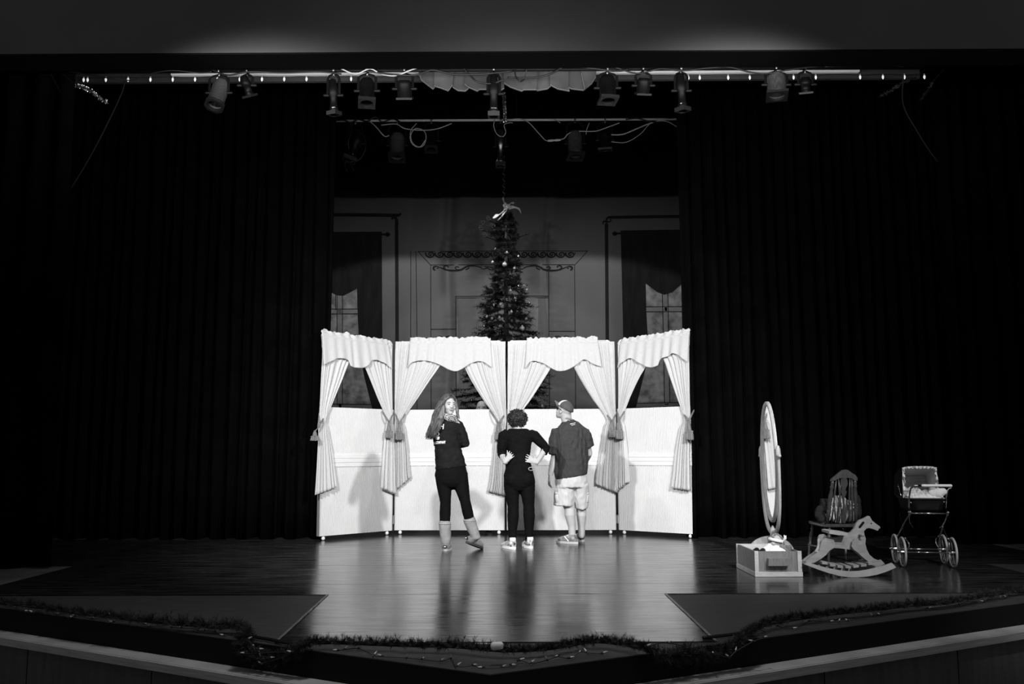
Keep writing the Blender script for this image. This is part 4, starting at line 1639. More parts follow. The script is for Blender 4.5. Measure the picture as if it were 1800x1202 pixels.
s.limb([G(1018, 762), G(1028.5, 762), G(1032, 772, .03), G(1034, 785, .045)], [.07, .068, .068, .070], 16, caps=False)
_wr = wrinkle(12, .016, (1.3, 1.3, .45), 2.2, .10)
_zh = G(1003, 838).z
tm = voxel(s, .009, 9, lambda co, n: _wr(co, n) * min(1, max(.12, (co.z - _zh) / .16)))
bvhM = BVHTree.FromPolygons([tuple(v.co) for v in tm.vertices], [tuple(p.vertices) for p in tm.polygons])
tee = link(tm, 'tee_shirt', TEE, man, True)
for dy_, wd in ((0, .068), (2.4, .045)):
    qv = [V((x, y, 0)) for x in np.linspace(-wd / 2, wd / 2, 8) for y in (-.0028, .0028)]
    qf = [(2 * i, 2 * i + 2, 2 * i + 3, 2 * i + 1) for i in range(7)]
    press(qv, qf, G(1006.5 + dy_ * .2, 744.3 + dy_, -.05), R(12), bvhM, 'shirt_print', PRINT, man)
SHORTS = mat('pale cotton twill', .56, .85, var=.06, scale=18)
s = MB()
s.limb([G(1004, 832), G(1004, 845), G(1004, 856)], [(.182, .142), (.192, .150), (.19, .148)], 22, side=(1, .25, 0), caps=False)
s.limb([G(994, 850), G(991.5, 868), G(991, 888.5)], [(.115, .125), (.118, .122), (.122, .118)], 18, side=(1, .1, 0), caps=False)
s.limb([G(1019, 850, .02), G(1020.5, 868, .05), G(1021.5, 890.5, .09)], [(.105, .12), (.092, .115), (.080, .11)], 18, side=(1, .1, 0), caps=False)
sh = link(voxel(s, .009, 3, wrinkle(11, .011, (1.1, 1.1, .6), 4.4)), 'shorts', SHORTS, man, True)
for (cx, cy_, dx) in ((983, 874, -.062), (1027.5, 874, .01)):
    b = MB()
    c = G(cx, cy_, dx)
    b.box((c.x - .05, c.y - .035, c.z - .075), (c.x + .05, c.y + .06, c.z + .055), .02)
    po = b.build('cargo_pocket', SHORTS, man, smooth=True)
    b = MB()
    b.box((c.x - .052, c.y - .039, c.z + .035), (c.x + .052, c.y + .06, c.z + .06), .01)
    b.build('pocket_flap', SHORTS, po)
# cap
CAPM = mat('grey cap twill', .075, .85, var=.15, scale=30)
b = MB()


def capfn(u, v):
    a = u * 2 * math.pi
    e = v * math.pi / 2
    rx, ry = .092, .108
    return mL(rx * math.cos(a) * math.cos(e), -.012 + ry * math.sin(a) * math.cos(e), .035 + .012 * math.sin(a) * (1 - v) + .098 * math.sin(e))


b.grid(capfn, 30, 10)
capo = b.build('cap', CAPM, man, smooth=True, solid=.004)
b = MB()
b.grid(lambda u, v: (lambda a, e: mL(.0935 * math.cos(a) * math.cos(e), -.012 + .1095 * math.sin(a) * math.cos(e), .035 + .012 * math.sin(a) * (1 - e / 1.57) + .0995 * math.sin(e)))(R(28) + u * R(124), .06 + v * 1.32), 14, 8)
b.build('cap_front', BRIGHTWHITE, capo, smooth=True, solid=.003, label='white front panel')
b = MB()
b.grid(lambda u, v: mL((u - .5) * .155 * (1 - .28 * v * v), .085 * math.cos((u - .5) * 1.5) + v * .085 * math.cos((u - .5) * 2.0), .048 - .022 * (2 * u - 1) ** 2 + .03 * v), 12, 8)
b.build('cap_brim', mat('paler cap brim', .14, .85), capo, smooth=True, solid=.006)
b = MB()
b.ell(mL(0, -.012, .134), .008, None, 8, 6)
b.build('cap_button', CAPM, capo)
b = MB()
for s_ in (-1, 1):
    b.tube([mL(s_ * .06, .085, .012), mL(s_ * .082, .05, .012), mL(s_ * .088, -.02, .004)], .004, 6)
b.grid(lambda u, v: mL((u - .5) * .13, .098 - .05 * (2 * u - 1) ** 2, .018 - v * .032), 10, 4)
b.build('sunglasses', DARK, man)
b = MB()
for a0 in (0, .010):
    b.tube([G(998.5, 740, .01) + V((.073 * math.cos(a), .07 * math.sin(a), .008 - a0 - .03 * math.sin(a + .5))) for a in np.linspace(0, 2 * math.pi, 25)], .006, 6)
b.build('lanyard', mat('pale lanyard', .22, .7, var=.5, scale=40), man)
SHOEM = mat('grey running shoe mesh', .09, .6, v2=.4, scale=22, detail=2)
for f0, ax, mm in ((flm, V((-.80, .60, 0)).normalized(), SHOEM), (frm, V((-.2, 1, 0)).normalized(), mat('dark running shoe', .03, .6, v2=.12, scale=22))):
    sd = V((ax.y, -ax.x, 0))
    hb = f0 - ax * .065
    u_ = MB()
    u_.limb([hb + ax * .05 + V((0, 0, .06)), hb + ax * .14 + V((0, 0, .058)), hb + ax * .25 + V((0, 0, .042))], [(.042, .046), (.046, .040), (.040, .026)], 16, side=sd)
    u_.limb([hb + ax * .06 + V((0, 0, .06)), hb + ax * .062 + V((0, 0, .105))], [.047, .046], 14, caps=False)
    so_ = link(voxel(u_, .008, 3), 'running_shoe', mm, man, True)
    so = MB()
    ring = [hb + ax * (.145 + .155 * math.cos(a)) + sd * (.050 * math.sin(a) * (1 + .1 * math.cos(a))) for a in np.linspace(0, 2 * math.pi, 28, endpoint=False)]
    so.rings([[p + V((0, 0, .001)) for p in ring], [p + V((0, 0, .026)) for p in ring]])
    so.build('sole', mat('pale grey sole', .5, .6), so_)
    b = MB()
    for q in range(4):
        c = hb + ax * (.13 + .022 * q) + V((0, 0, .098 - .007 * q))
        b.limb([c - sd * .03 + V((0, 0, -.012)), c + V((0, 0, .003)), c + sd * .03 + V((0, 0, -.012))], [.004] * 3, 6)
    b.build('laces', BRIGHTWHITE, so_)
    b = MB()
    c = hb + ax * .10
    for s_ in (-1, 1):
        b.limb([c + sd * s_ * .046 + V((0, 0, .035)), c + ax * .05 + sd * s_ * .045 + V((0, 0, .08))], [.007, .006], 6)
    b.build('shoe_stripe', BRIGHTWHITE, so_)

# ------------------------------------------------------------------ 4. bald man peeping over the screen
YH_ = 12.75
fh = at(846, 720, YH_)
peep = thing('person', (fh.x, YH_, 0), 'bald man in glasses peeping over the screen from behind it', 'person')
body = MB()
hc = at(846.5, 718, YH_)
pL, pM, pk = head(body, hc + V((0, 0, -.005)), (0.02, -1, .02), (0, 0, 1), .225)
zc = hc.z
body.limb([V((fh.x, YH_ + .02, zc - .22)), hc + V((0, .02, -.05))], [.06, .06], 12)
body.limb([V((fh.x, YH_ + .02, z)) for z in (zc - .2, zc - .27, zc - .45, zc - .7, zc - .82)], [(.09, .07), (.19, .1), (.18, .12), (.17, .12), (.17, .12)], 18, side=(1, 0, 0))
for s_ in (-1, 1):
    body.limb([V((fh.x + s_ * .10, YH_, zc - .8)), V((fh.x + s_ * .11, YH_, .48)), V((fh.x + s_ * .11, YH_ + .02, .09)), ], [.09, .06, .04], 12)
    body.limb([V((fh.x + s_ * .11, YH_ + .03, .045)), V((fh.x + s_ * .13, YH_ - .15, .035))], [.04, .035], 10)
    sh_, el_, wr_ = V((fh.x + s_ * .19, YH_, zc - .29)), V((fh.x + s_ * .24, YH_ + .05, zc - .58)), V((fh.x + s_ * .24, YH_ - .02, zc - .82))
    body.limb([sh_, el_, wr_], [.055, .045, .03], 12)
    hand(body, wr_, (0, -.1, -1), (-s_, 0, 0), s_, .3)
link(voxel(body, .008, 3), 'body', mat('tanned skin', .3, .45, spec=.4), peep, True)
features(peep, pL, pM, pk, brow=mat('grey brow', .14, .8), glasses=True)
s = MB()
s.limb([V((fh.x, YH_ + .02, z)) for z in (zc - .19, zc - .27, zc - .45, zc - .7, zc - .88)], [(.1, .08), (.20, .115), (.195, .135), (.185, .135), (.19, .14)], 20, side=(1, 0, 0), caps=False)
for s_ in (-1, 1):
    s.limb([V((fh.x + s_ * .18, YH_, zc - .28)), V((fh.x + s_ * .22, YH_ + .03, zc - .48))], [.068, .066], 12)
link(voxel(s, .012, 3), 'shirt', TEE, peep, True)
s = MB()
s.limb([V((fh.x, YH_ + .02, z)) for z in (zc - .8, zc - .92)], [(.185, .135), (.19, .14)], 18, side=(1, 0, 0))
for s_ in (-1, 1):
    s.limb([V((fh.x + s_ * .10, YH_, zc - .88)), V((fh.x + s_ * .11, YH_, .48)), V((fh.x + s_ * .11, YH_ + .02, .06))], [.10, .08, .07], 12)
link(voxel(s, .014, 3), 'trousers', DARK, peep, True)
# ================================================================== wooden drawer box
f0, f1 = fl(1327.5, 1014), fl(1411, 1014)
fb = fl(1298.5, 997)
bx0, bx1, by0, by1 = f0.x, f1.x, (f0.y + f1.y) / 2, fb.y
bh = at(1327, 968.8, by0).z
box = thing('wooden_drawer', ((bx0 + bx1) / 2, (by0 + by1) / 2, 0), 'open pine drawer box with a block handle at the front of the props', 'drawer')
t = .018
RAIL = mat('pale pine rail', .52, .55, var=.18, scale=6, stretch=(1.5, 3, 12), bump=.05)
PLY = mat('stained plywood', .20, .5, var=.25, scale=7, stretch=(8, 8, 1.2), bump=.04)
b = MB(); b.box((bx0 + .01, by0 + .012, .03), (bx1 - .01, by0 + .012 + t, bh - .002)); b.build('front_panel', PLY, box)
b = MB(); b.box((bx0 + .01, by1 - .012 - t, .03), (bx1 - .01, by1 - .012, bh)); b.build('back_panel', RAIL, box)
b = MB(); b.box((bx0 + .008, by0 + .03, .03), (bx0 + .008 + t, by1 - .03, bh - .004)); b.build('side_panel', PLY, box)
b = MB(); b.box((bx1 - .008 - t, by0 + .03, .03), (bx1 - .008, by1 - .03, bh - .004)); b.build('side_panel', PLY, box)
b = MB(); b.box((bx0 + .02, by0 + .025, .032), (bx1 - .02, by1 - .025, .045)); b.build('bottom_panel', PLY, box)
for lo, hi in (((bx0 - .002, by0 - .002, .001), (bx1 + .004, by0 + .016, .042)), ((bx0 - .002, by0 + .017, .001), (bx0 + .012, by1, .04)), ((bx1 - .010, by0 + .017, .001), (bx1 + .004, by1, .04)), ((bx0 + .014, by1 - .014, .001), (bx1 - .012, by1, .04))):
    b = MB(); b.box(lo, hi, .002); b.build('base_rail', RAIL, box)
for (xa, xb, ya, yb_) in ((bx0, bx0 + .034, by0, by0 + .014), (bx1 - .036, bx1, by0, by0 + .014), (bx0, bx0 + .012, by1 - .03, by1), (bx1 - .012, bx1, by1 - .03, by1)):
    b = MB(); b.box((xa, ya, .043), (xb, yb_, bh + .001), .002); b.build('corner_strip', RAIL, box)
ha, hb = at(1349, 981, by0), at(1386, 993.5, by0)
b = MB()
b.hexa([(ha.x - .004, by0 - .01 - .03, hb.z), (hb.x, by0 - .04, hb.z), (hb.x, by0 + .012, hb.z), (ha.x - .004, by0 + .012, hb.z),
        (ha.x, by0 - .042, ha.z), (hb.x, by0 - .042, ha.z), (hb.x, by0 + .012, ha.z), (ha.x, by0 + .012, ha.z)])
b.build('handle', PLY, box)
# doll lying in the drawer
DOLLY = by0 + .17


def D(px, py, d=0.0):
    return at(px, py, DOLLY + d)


dc = D(1364, 951, .02)
doll = thing('doll', D(1362, 966), 'doll in a white dress and headband sitting in the drawer box', 'toy')
DRESS = mat('white doll dress', .85, .85, bump=.3, bscale=30)
b = MB()
b.ell(dc, (.052, .056, .056), None, 18, 12)
b.ell(dc + V((-.035, -.035, -.02)), (.022, .022, .022), None, 12, 8)
b.ell(dc + V((-.052, -.022, -.014)), (.010, .010, .010), None, 8, 6)
b.limb([dc + V((.0, 0, -.05)), dc + V((0, .01, -.085))], [.022, .024], 10)
b.limb([dc + V((0, .01, -.09)), dc + V((.005, .03, -.14))], [(.05, .035), (.06, .05)], 12)
b.limb([dc + V((-.045, -.01, -.09)), dc + V((-.09, -.05, -.13))], [.018, .014], 8)
b.limb([dc + V((.045, -.01, -.09)), dc + V((.075, -.05, -.14))], [.018, .014], 8)
link(voxel(b, .005, 3), 'body', SKIN, doll, True)
rnd = random.Random(5)
b = MB()
for i in range(120):
    a, e = rnd.uniform(-.5, 3.9), rnd.uniform(-.2, 1.45)
    d = V((math.cos(a) * math.cos(e), math.sin(a) * math.cos(e) * .9, math.sin(e)))
    c = dc + d * .056
    tdir = d.cross(V((rnd.uniform(-1, 1), rnd.uniform(-1, 1), rnd.uniform(-1, 1)))).normalized()
    b.limb([c - tdir * .02, c + d * .008, c + tdir * .02], [.004, .006, .003], 5)
for i in range(30):
    x = rnd.uniform(.01, .055)
    b.limb([dc + V((x, -.035 + rnd.uniform(-.01, .02), .0)), dc + V((x + .01, -.045, -.03)), dc + V((x + rnd.uniform(-.01, .02), -.045, -.075))], [.005, .005, .003], 5)
b.build('hair', mat('doll hair', .07, .4, v2=.4, scale=60, spec=.5), doll, smooth=True)['kind'] = 'stuff'
b = MB()
ring = [dc + V((.062 * math.cos(a), .060 * math.sin(a), .010 - .012 * math.cos(a))) for a in np.linspace(0, 2 * math.pi, 29)]
for z0_ in (0,):
    b.limb(ring, [(.006, .014)] * 29, 8, side=None, caps=False)
b.build('headband', BRIGHTWHITE, doll, smooth=True)
b = MB()
hbw = dc + V((.058, -.03, .004))
for dd in (V((.008, 0, .05)), V((.022, 0, .045)), V((-.018, 0, -.065))):
    b.limb([hbw, hbw + dd * .5 + V((.008, 0, 0)), hbw + dd], [(.004, .004), (.009, .004), (.005, .003)], 6)
b.build('bow', BRIGHTWHITE, doll)
b = MB()
cz = D(1362, 962, .0)


def frill(u, v):
    a = u * 2 * math.pi
    rr = lerp(.035, .105, v) * (1 + .14 * v * math.sin(9 * a))
    return V((cz.x - .012 + rr * 1.15 * math.cos(a), cz.y + rr * .55 * math.sin(a), cz.z + .035 - .075 * v + .008 * math.sin(7 * a + 1) * v))


b.grid(frill, 60, 8)
b.build('dress', DRESS, doll, smooth=True, solid=.004)
# other toys in the drawer
b = MB()
q = D(1381, 967, .02)
b.ell(q, (.05, .05, .045), None, 14, 10)
b.ell(q + V((.035, -.01, .028)), .018, None, 10, 8)
b.ell(q + V((-.028, -.01, .032)), .018, None, 10, 8)
b.ell(q + V((0, -.04, -.005)), (.024, .02, .02), None, 10, 8)
o = link(voxel(b, .006, 3, wrinkle(90, .003)), 'plush_toy', mat('brown plush', .14, .95, var=.4, scale=70), None, True)
tag(o, 'small fuzzy grey plush toy tucked into the right corner of the drawer box', 'toy')
for k_, (x, y, dd) in enumerate(((1329, 968.5, .12), (1340, 969.5, .06))):
    q = D(x, y, dd - .1)
    b = MB()
    b.ell(q, (.032, .05, .022), None, 14, 10)
    b.ell(q + V((.012, .02, .012)), (.022, .03, .018), None, 12, 8)
    b.ell(q + V((-.012, -.03, -.004)), (.022, .03, .014), None, 12, 8)
    o = link(voxel(b, .005, 3), 'doll_shoe', DARK, None, True)
    tag(o, ['dark doll shoe lying at the far left in the drawer box', 'dark doll shoe lying beside the doll dress in the drawer box'][k_], 'shoe')

# ================================================================== cheval mirror
YMr = 9.15
mt, mb_ = at(1347.5, 705.5, YMr), at(1358, 918, YMr)
mc = (mt + mb_) / 2
mir = thing('cheval_mirror', (mc.x, YMr, 0), 'tall oval cheval mirror in a blond wood stand, turned to the screens', 'mirror')
hh = (mt - mb_).length / 2
zax = (mt - mb_).normalized()
wn = V((-1, .05, 0)).normalized()
wn = (wn - zax * wn.dot(zax)).normalized()
sax = zax.cross(wn).normalized()     # along the mirror's width
hw_ = .325
Mm = Matrix((sax, wn, zax)).transposed()


def E(a, kx, kz, o=0.0):
    return mc + sax * (kx * math.cos(a)) + zax * (kz * math.sin(a)) + wn * o


n = 64
b = MB()
rings = []
for (din, o) in ((0, -.014), (0, .010), (.010, .018), (.030, .018), (.046, .008), (.050, -.002), (.050, -.014)):
    rings.append([E(2 * math.pi * k / n, hw_ - din, hh - din, o) for k in range(n)])
rings.append(rings[0])
b.rings(rings, cap0=False, cap1=False)
b.build('oval_frame', MIRRORWOOD, mir, smooth=True)
b = MB()
b.rings([[E(2 * math.pi * k / n, hw_ - .047, hh - .047, .002) for k in range(n)], [E(2 * math.pi * k / n, hw_ - .047, hh - .047, -.004) for k in range(n)]])
b.build('mirror_glass', mat('silvered glass', .9, .02, metal=1.0), mir)
b = MB()
b.rings([[E(2 * math.pi * k / n, hw_ - .02, hh - .02, -.012) for k in range(n)], [E(2 * math.pi * k / n, hw_ - .02, hh - .02, -.018) for k in range(n)]])
b.build('backing_board', DARKWOOD, mir)
# yoke: half-ellipse of bent wood reaching to the middle of the frame
zy = at(1355, 792, YMr).z
zlow = at(1355, 936, YMr).z
ycen = V((mc.x, mc.y, zy))
sh_ = V((sax.x, sax.y, 0)).normalized()
pts, rad = [], []
for a in np.linspace(0, math.pi, 41):
    kx = .375
    dz = (zy - zlow)
    ca_ = math.cos(a)
    p = ycen + sh_ * (-kx * math.copysign(abs(ca_) ** .72, ca_)) + V((0, 0, -dz * (math.sin(a) ** .62)))
    pts.append(p)
    rad.append((.018, .030) if True else 0)
xoff = (mb_ + (mt - mb_) * .1).x - mc.x
pts = [p + V((xoff * (zy - p.z) / (zy - zlow), 0, 0)) for p in pts]
b = MB()
b.limb(pts, [(.017, .026)] * len(pts), 10, side=wn)
b.build('yoke', MIRRORWOOD, mir, smooth=True)
for p in (pts[0], pts[-1]):
    b = MB()
    b.limb([p + V((0, 0, -.04)), p + V((0, 0, .01)), p + V((0, 0, .035))], [.026, .024, .016], 10)
    b.build('yoke_finial', MIRRORWOOD, mir, smooth=True)
    b = MB()
    sg = (mc - p)
    sg.z = 0
    b.cyl(p - sg.normalized() * .045 + V((0, 0, -.05)), p + sg.normalized() * .07 + V((0, 0, -.05)), .010, 10)
    b.ell(p - sg.normalized() * .05 + V((0, 0, -.05)), .018, None, 10, 8)
    b.build('pivot_knob', MIRRORWOOD, mir, smooth=True)
pb_ = pts[20]
b = MB()
b.limb([pb_ + V((0, 0, .06)), pb_ + V((0, 0, .03)), pb_ + V((0, 0, -.02)), pb_ + V((0, 0, -.09))], [.010, .03, .026, .05], 14)
b.build('yoke_post', MIRRORWOOD, mir, smooth=True)
# arched foot board
fx = pb_.x
ap = at(1350, 942, YMr)
b = MB()
fw = .235
prof = []
for a in np.linspace(0, math.pi, 25):
    prof.append(V((fx - .02 + fw * math.cos(a), YMr, .012 + (ap.z - .012) * math.sin(a) ** .75)))
b.prism(prof + [V((fx - .02 - fw * .62, YMr, .012)), V((fx - .02 - fw * .45, YMr, .06)), V((fx - .02 + fw * .45, YMr, .06)), V((fx - .02 + fw * .62, YMr, .012))], (0, .03, 0))
b.build('arched_foot', MIRRORWOOD, mir)
b = MB()
b.limb([V((fx - .02, YMr - .16, .02)), V((fx - .02, YMr, .05)), V((fx - .02, YMr + .22, .02))], [(.03, .018), (.035, .03), (.03, .018)], 10)
b.build('cross_foot', MIRRORWOOD, mir, smooth=True)

# ================================================================== windsor chair (back to the house)
cb0, cb1 = fl(1456.5, 991), fl(1520, 991.5)
ff0, ff1 = fl(1420.5, 984), fl(1488, 985)
YB_ = at(1480, 918, (cb0.y + cb1.y) / 2).y + .03
zs = at(1480, 919, YB_).z
CH = mat('dark turned chair wood', .045, .32, var=.3, scale=9, stretch=(5, 5, 1), spec=.55)
chair = thing('windsor_chair', ((cb0.x + ff1.x) / 2, (cb0.y + ff1.y) / 2, 0), 'dark spindle-backed Windsor chair behind the rocking horse', 'chair')


def C_(px, py, d=0.0):
    return at(px, py, YB_ + d)


sb0, sb1 = C_(1450, 921), C_(1511, 918)
sf0, sf1 = C_(1421.5, 917, .46), C_(1487, 915, .46)
zs = sb0.z
seat_poly = []
for p, q in ((sb0, sb1), (sb1, sf1), (sf1, sf0), (sf0, sb0)):
    for t_ in np.linspace(0, .9, 8):
        w_ = p * (1 - t_) + q * t_
        ctr = (sb0 + sb1 + sf0 + sf1) / 4
        k_ = 1 + .05 * math.sin(math.pi * t_)
        seat_poly.append(V((ctr.x + (w_.x - ctr.x) * k_, ctr.y + (w_.y - ctr.y) * k_, zs - .034)))
b = MB()
ctr = V((sum(p.x for p in seat_poly) / len(seat_poly), sum(p.y for p in seat_poly) / len(seat_poly), 0))


def inset(k_, z_):
    return [V((ctr.x + (p.x - ctr.x) * k_, ctr.y + (p.y - ctr.y) * k_, z_)) for p in seat_poly]


b.rings([inset(.93, zs - .036), inset(1.0, zs - .026), inset(1.0, zs - .006), inset(.97, zs), inset(.6, zs - .008), inset(.1, zs - .010)])
b.build('seat', CH, chair)


def turned(p0, p1, r, prof=None):
    prof = prof or [(0, .8), (.06, .95), (.10, .7), (.13, 1.15), (.17, .7), (.25, 1.1), (.38, 1.2), (.5, .8), (.56, 1.15), (.6, .7), (.64, 1.1), (.68, .75), (.85, .75), (1, .6)]
    return [lerp(p0, p1, t_) for t_, _ in prof], [r * k_ for _, k_ in prof]


for (tp_, bt_) in ((C_(1458, 926, .03), cb0), (C_(1504, 925, .03), cb1), (C_(1429.5, 923, .42), ff0), (C_(1484, 922, .42), ff1)):
    tp_ = V((tp_.x, tp_.y, zs - .03))
    b = MB()
    pts, rr = turned(tp_, V((bt_.x, bt_.y, .002)), .017)
    b.limb(pts, rr, 12, caps=False)
    b.build('leg', CH, chair, smooth=True)
for p, q in ((lerp(V((sb0.x, sb0.y, zs)), cb0, .62), lerp(V((sf0.x, sf0.y, zs)), ff0, .62)), (lerp(V((sb1.x, sb1.y, zs)), cb1, .62), lerp(V((sf1.x, sf1.y, zs)), ff1, .62))):
    b = MB()
    b.limb([p, lerp(p, q, .5), q], [.008, .014, .008], 10)
    b.build('stretcher', CH, chair, smooth=True)
p = (lerp(V((sb0.x, sb0.y, zs)), cb0, .62) + lerp(V((sf0.x, sf0.y, zs)), ff0, .62)) / 2
q = (lerp(V((sb1.x, sb1.y, zs)), cb1, .62) + lerp(V((sf1.x, sf1.y, zs)), ff1, .62)) / 2
b = MB()
b.limb([p, lerp(p, q, .5), q], [.008, .014, .008], 10)
b.build('stretcher', CH, chair, smooth=True)
# back: crest rail, two turned posts, spindles, vase splat
BK = -.06
crest = [(1460.5, 845.5), (1462, 841), (1468, 836), (1474, 831), (1480, 826.5), (1486, 825), (1491, 826), (1497, 830.5), (1504, 835), (1507.5, 839.5), (1507.5, 844.5), (1503, 844.5), (1496, 840.5), (1486, 839.5), (1476, 840.5), (1468, 844.5)]
b = MB()
b.prism([C_(x, y, BK) for x, y in crest], (0, .028, 0))
b.build('crest_rail', CH, chair)
post_prof = [(0, .9), (.22, 1.0), (.3, 1.25), (.34, .8), (.37, 1.2), (.41, .75), (.44, 1.15), (.48, .8), (.55, 1.2), (.68, 1.05), (.8, .7), (.84, 1.15), (.87, .75), (.93, .95), (1, .55)]
for (x0, y0, x1, y1) in ((1454, 920, 1464, 844), (1504.5, 917, 1503, 842)):
    b = MB()
    pts, rr = turned(C_(x0, y0, .02), C_(x1, y1, BK + .014), .018, post_prof)
    b.limb(pts, rr, 12, caps=False)
    b.build('back_post', CH, chair, smooth=True)
sp_prof = [(0, .8), (.25, .9), (.36, .7), (.39, 1.3), (.42, .8), (.45, 1.2), (.48, .8), (.7, .9), (1, .6)]
for (x0, y0, x1, y1) in ((1462, 919, 1470, 843), (1471, 919, 1479, 842), (1480.5, 920, 1474, 841), (1492, 919, 1494, 841), (1499, 918, 1497.5, 842)):
    b = MB()
    pts, rr = turned(C_(x0, y0, .025), C_(x1, y1, BK + .014), .010, sp_prof)
    b.limb(pts, rr, 10, caps=False)
    b.build('spindle', CH, chair, smooth=True)
spl = [(1481.5, 838.5), (1487.5, 838.5), (1490, 845), (1490, 852), (1487.5, 857), (1486.5, 861), (1488.5, 864), (1487, 870), (1484.5, 876), (1485, 884), (1487.5, 896), (1488, 908), (1486, 919), (1481, 919), (1480, 908), (1480.5, 896), (1483, 884), (1482.5, 876), (1480, 868), (1478.5, 863.5), (1480.5, 860), (1480, 856), (1478, 851), (1478.5, 845)]
b = MB()
b.prism([C_(x, y, BK * (1 - (y - 838) / 82)) for x, y in spl], (0, .012, 0))
b.build('splat', CH, chair)
# things on the chair
PLUSH = mat('dark plush', .010, .95, var=.5, scale=60, bump=.4, bscale=150)
b = MB()
b.ell(C_(1446, 903, .22), (.075, .07, .09), None, 16, 12)
b.ell(C_(1452, 886, .2), (.06, .06, .055), None, 16, 12)
b.ell(C_(1441, 899, .14), (.035, .05, .055), None, 12, 8)
b.limb([C_(1450, 893, .18), C_(1441, 896, .10), C_(1438, 906, .08)], [.04, .034, .03], 12)
b.limb([C_(1450, 908, .18), C_(1444, 913, .08)], [.045, .04], 12)
b.ell(C_(1445, 880, .2), (.022, .02, .024), None, 10, 8)
b.ell(C_(1458, 879, .22), (.022, .02, .024), None, 10, 8)
o = link(voxel(b, .009, 3, wrinkle(60, .005)), 'teddy_bear', PLUSH, None, True)
tag(o, 'dark furry teddy bear slumped on the left of the Windsor chair seat', 'toy')
b = MB()
b.ell(C_(1505, 896, .2), (.05, .06, .11), None, 16, 12)
b.ell(C_(1504, 880, .2), (.05, .05, .05), None, 14, 10)
b.ell(C_(1498, 873, .2), (.018, .018, .02), None, 10, 8)
b.ell(C_(1508, 873, .2), (.018, .018, .02), None, 10, 8)
b.limb([C_(1506, 890, .16), C_(1508, 905, .1)], [.03, .028], 10)
o = link(voxel(b, .009, 3, wrinkle(60, .005)), 'teddy_bear', PLUSH, None, True)
tag(o, 'dark furry teddy bear at the right on the Windsor chair behind its spindles', 'toy')
STRIPE = mat('striped white cloth', .85, .85)
nt = STRIPE.node_tree
wv = nt.nodes.new('ShaderNodeTexWave')
wv.inputs['Scale'].default_value = 7.5
wv.inputs['Distortion'].default_value = 2.2
wv.inputs['Detail Scale'].default_value = 2
tc = nt.nodes.new('ShaderNodeTexCoord')
cr = nt.nodes.new('ShaderNodeValToRGB')
cr.color_ramp.elements[0].position = .12
cr.color_ramp.elements[0].color = (.05, .05, .05, 1)
cr.color_ramp.elements[1].position = .22
cr.color_ramp.elements[1].color = (.85, .85, .85, 1)
nt.links.new(tc.outputs['Object'], wv.inputs['Vector'])
nt.links.new(wv.outputs['Fac'], cr.inputs['Fac'])
nt.links.new(cr.outputs['Color'], nt.nodes['Principled BSDF'].inputs['Base Color'])
b = MB()
b.ell(C_(1475, 898, .16), (.12, .06, .115), None, 20, 14)
b.ell(C_(1492, 898, .16), (.10, .06, .10), None, 20, 14)
b.ell(C_(1474, 884, .15), (.09, .05, .07), None, 16, 12)
b.limb([C_(1452, 910, .14), C_(1445, 915, .08)], [.04, .028], 10)
o = link(voxel(b, .009, 4, wrinkle(22, .012, (1, 1, .35), 3)), 'striped_cushion', STRIPE, None, True)
tag(o, 'crumpled white cushion with dark stripes behind the Windsor chair spindles', 'cushion')

# ================================================================== rocking horse
YR = fl(1503, 1015).y
ZS = 5.2267


def H(zx, zy, d=0.0):
    return at(1400 + zx / ZS, 800 + zy / ZS, YR + d)


horse = thing('rocking_horse', (H(503, 1000).x, YR + .12, 0), 'plain plywood rocking horse on slatted rockers beside the drawer box', 'rocking horse')
HW = mat('pale plywood', .30, .55, var=.18, scale=9, stretch=(1.5, 1.5, 4), bump=.05, detail=6)
HW2 = mat('pale plywood edge', .38, .55, var=.15, scale=9)
rock_top = [(105, 985), (150, 1003), (230, 1026), (310, 1046), (400, 1063), (490, 1073), (580, 1069), (660, 1056), (740, 1038), (820, 1015), (880, 994)]
rock_bot = [(917, 1035), (880, 1052), (820, 1077), (740, 1102), (650, 1119), (560, 1126), (480, 1125), (390, 1112), (300, 1088), (210, 1058), (130, 1027), (75, 1007)]
zmin = H(520, 1126).z
dz = -zmin + .002


def Hh(zx, zy, d=0.0):
    p = H(zx, zy, d)
    return p + V((0, 0, dz))


def Hd(zx, zy, d=0.0):
    """same shape as on the near plane, pushed straight back"""
    p = Hh(zx, zy)
    return p + V((0, d, 0))


for d in (0.0, .24):
    b = MB()
    b.prism([Hd(x, y, d) for x, y in rock_top + rock_bot], (0, .024, 0))
    b.build('rocker', HW2 if d == 0 else HW, horse)
for i, (x, y) in enumerate(((262, 1008), (335, 1028), (405, 1040), (478, 1045), (551, 1043), (622, 1033), (690, 1018))):
    b = MB()
    p = Hd(x - 16, y, .0)
    q_ = Hd(x + 34, y + (4 if x < 480 else -6), .0)
    up = V((0, 0, .020))
    b.hexa([p + V((0, .026, 0)), q_ + V((0, .026, 0)), q_ + V((0, .262, 0)), p + V((0, .262, 0)), p + V((0, .026, 0)) + up, q_ + V((0, .026, 0)) + up, q_ + V((0, .262, 0)) + up, p + V((0, .262, 0)) + up])
    b.build('slat', HW, horse)
bodyp = [(245, 770), (262, 745), (300, 742), (345, 775), (420, 770), (480, 742), (545, 722), (575, 690), (595, 645), (620, 612), (650, 600), (690, 582), (710, 570), (722, 574), (745, 615), (790, 650), (815, 668), (820, 685), (805, 690), (803, 703), (790, 708), (760, 694), (715, 683), (690, 688), (668, 712), (672, 745), (685, 785), (680, 830), (660, 850), (600, 878), (530, 884), (440, 872), (360, 868), (300, 880), (255, 860), (240, 815)]
b = MB()
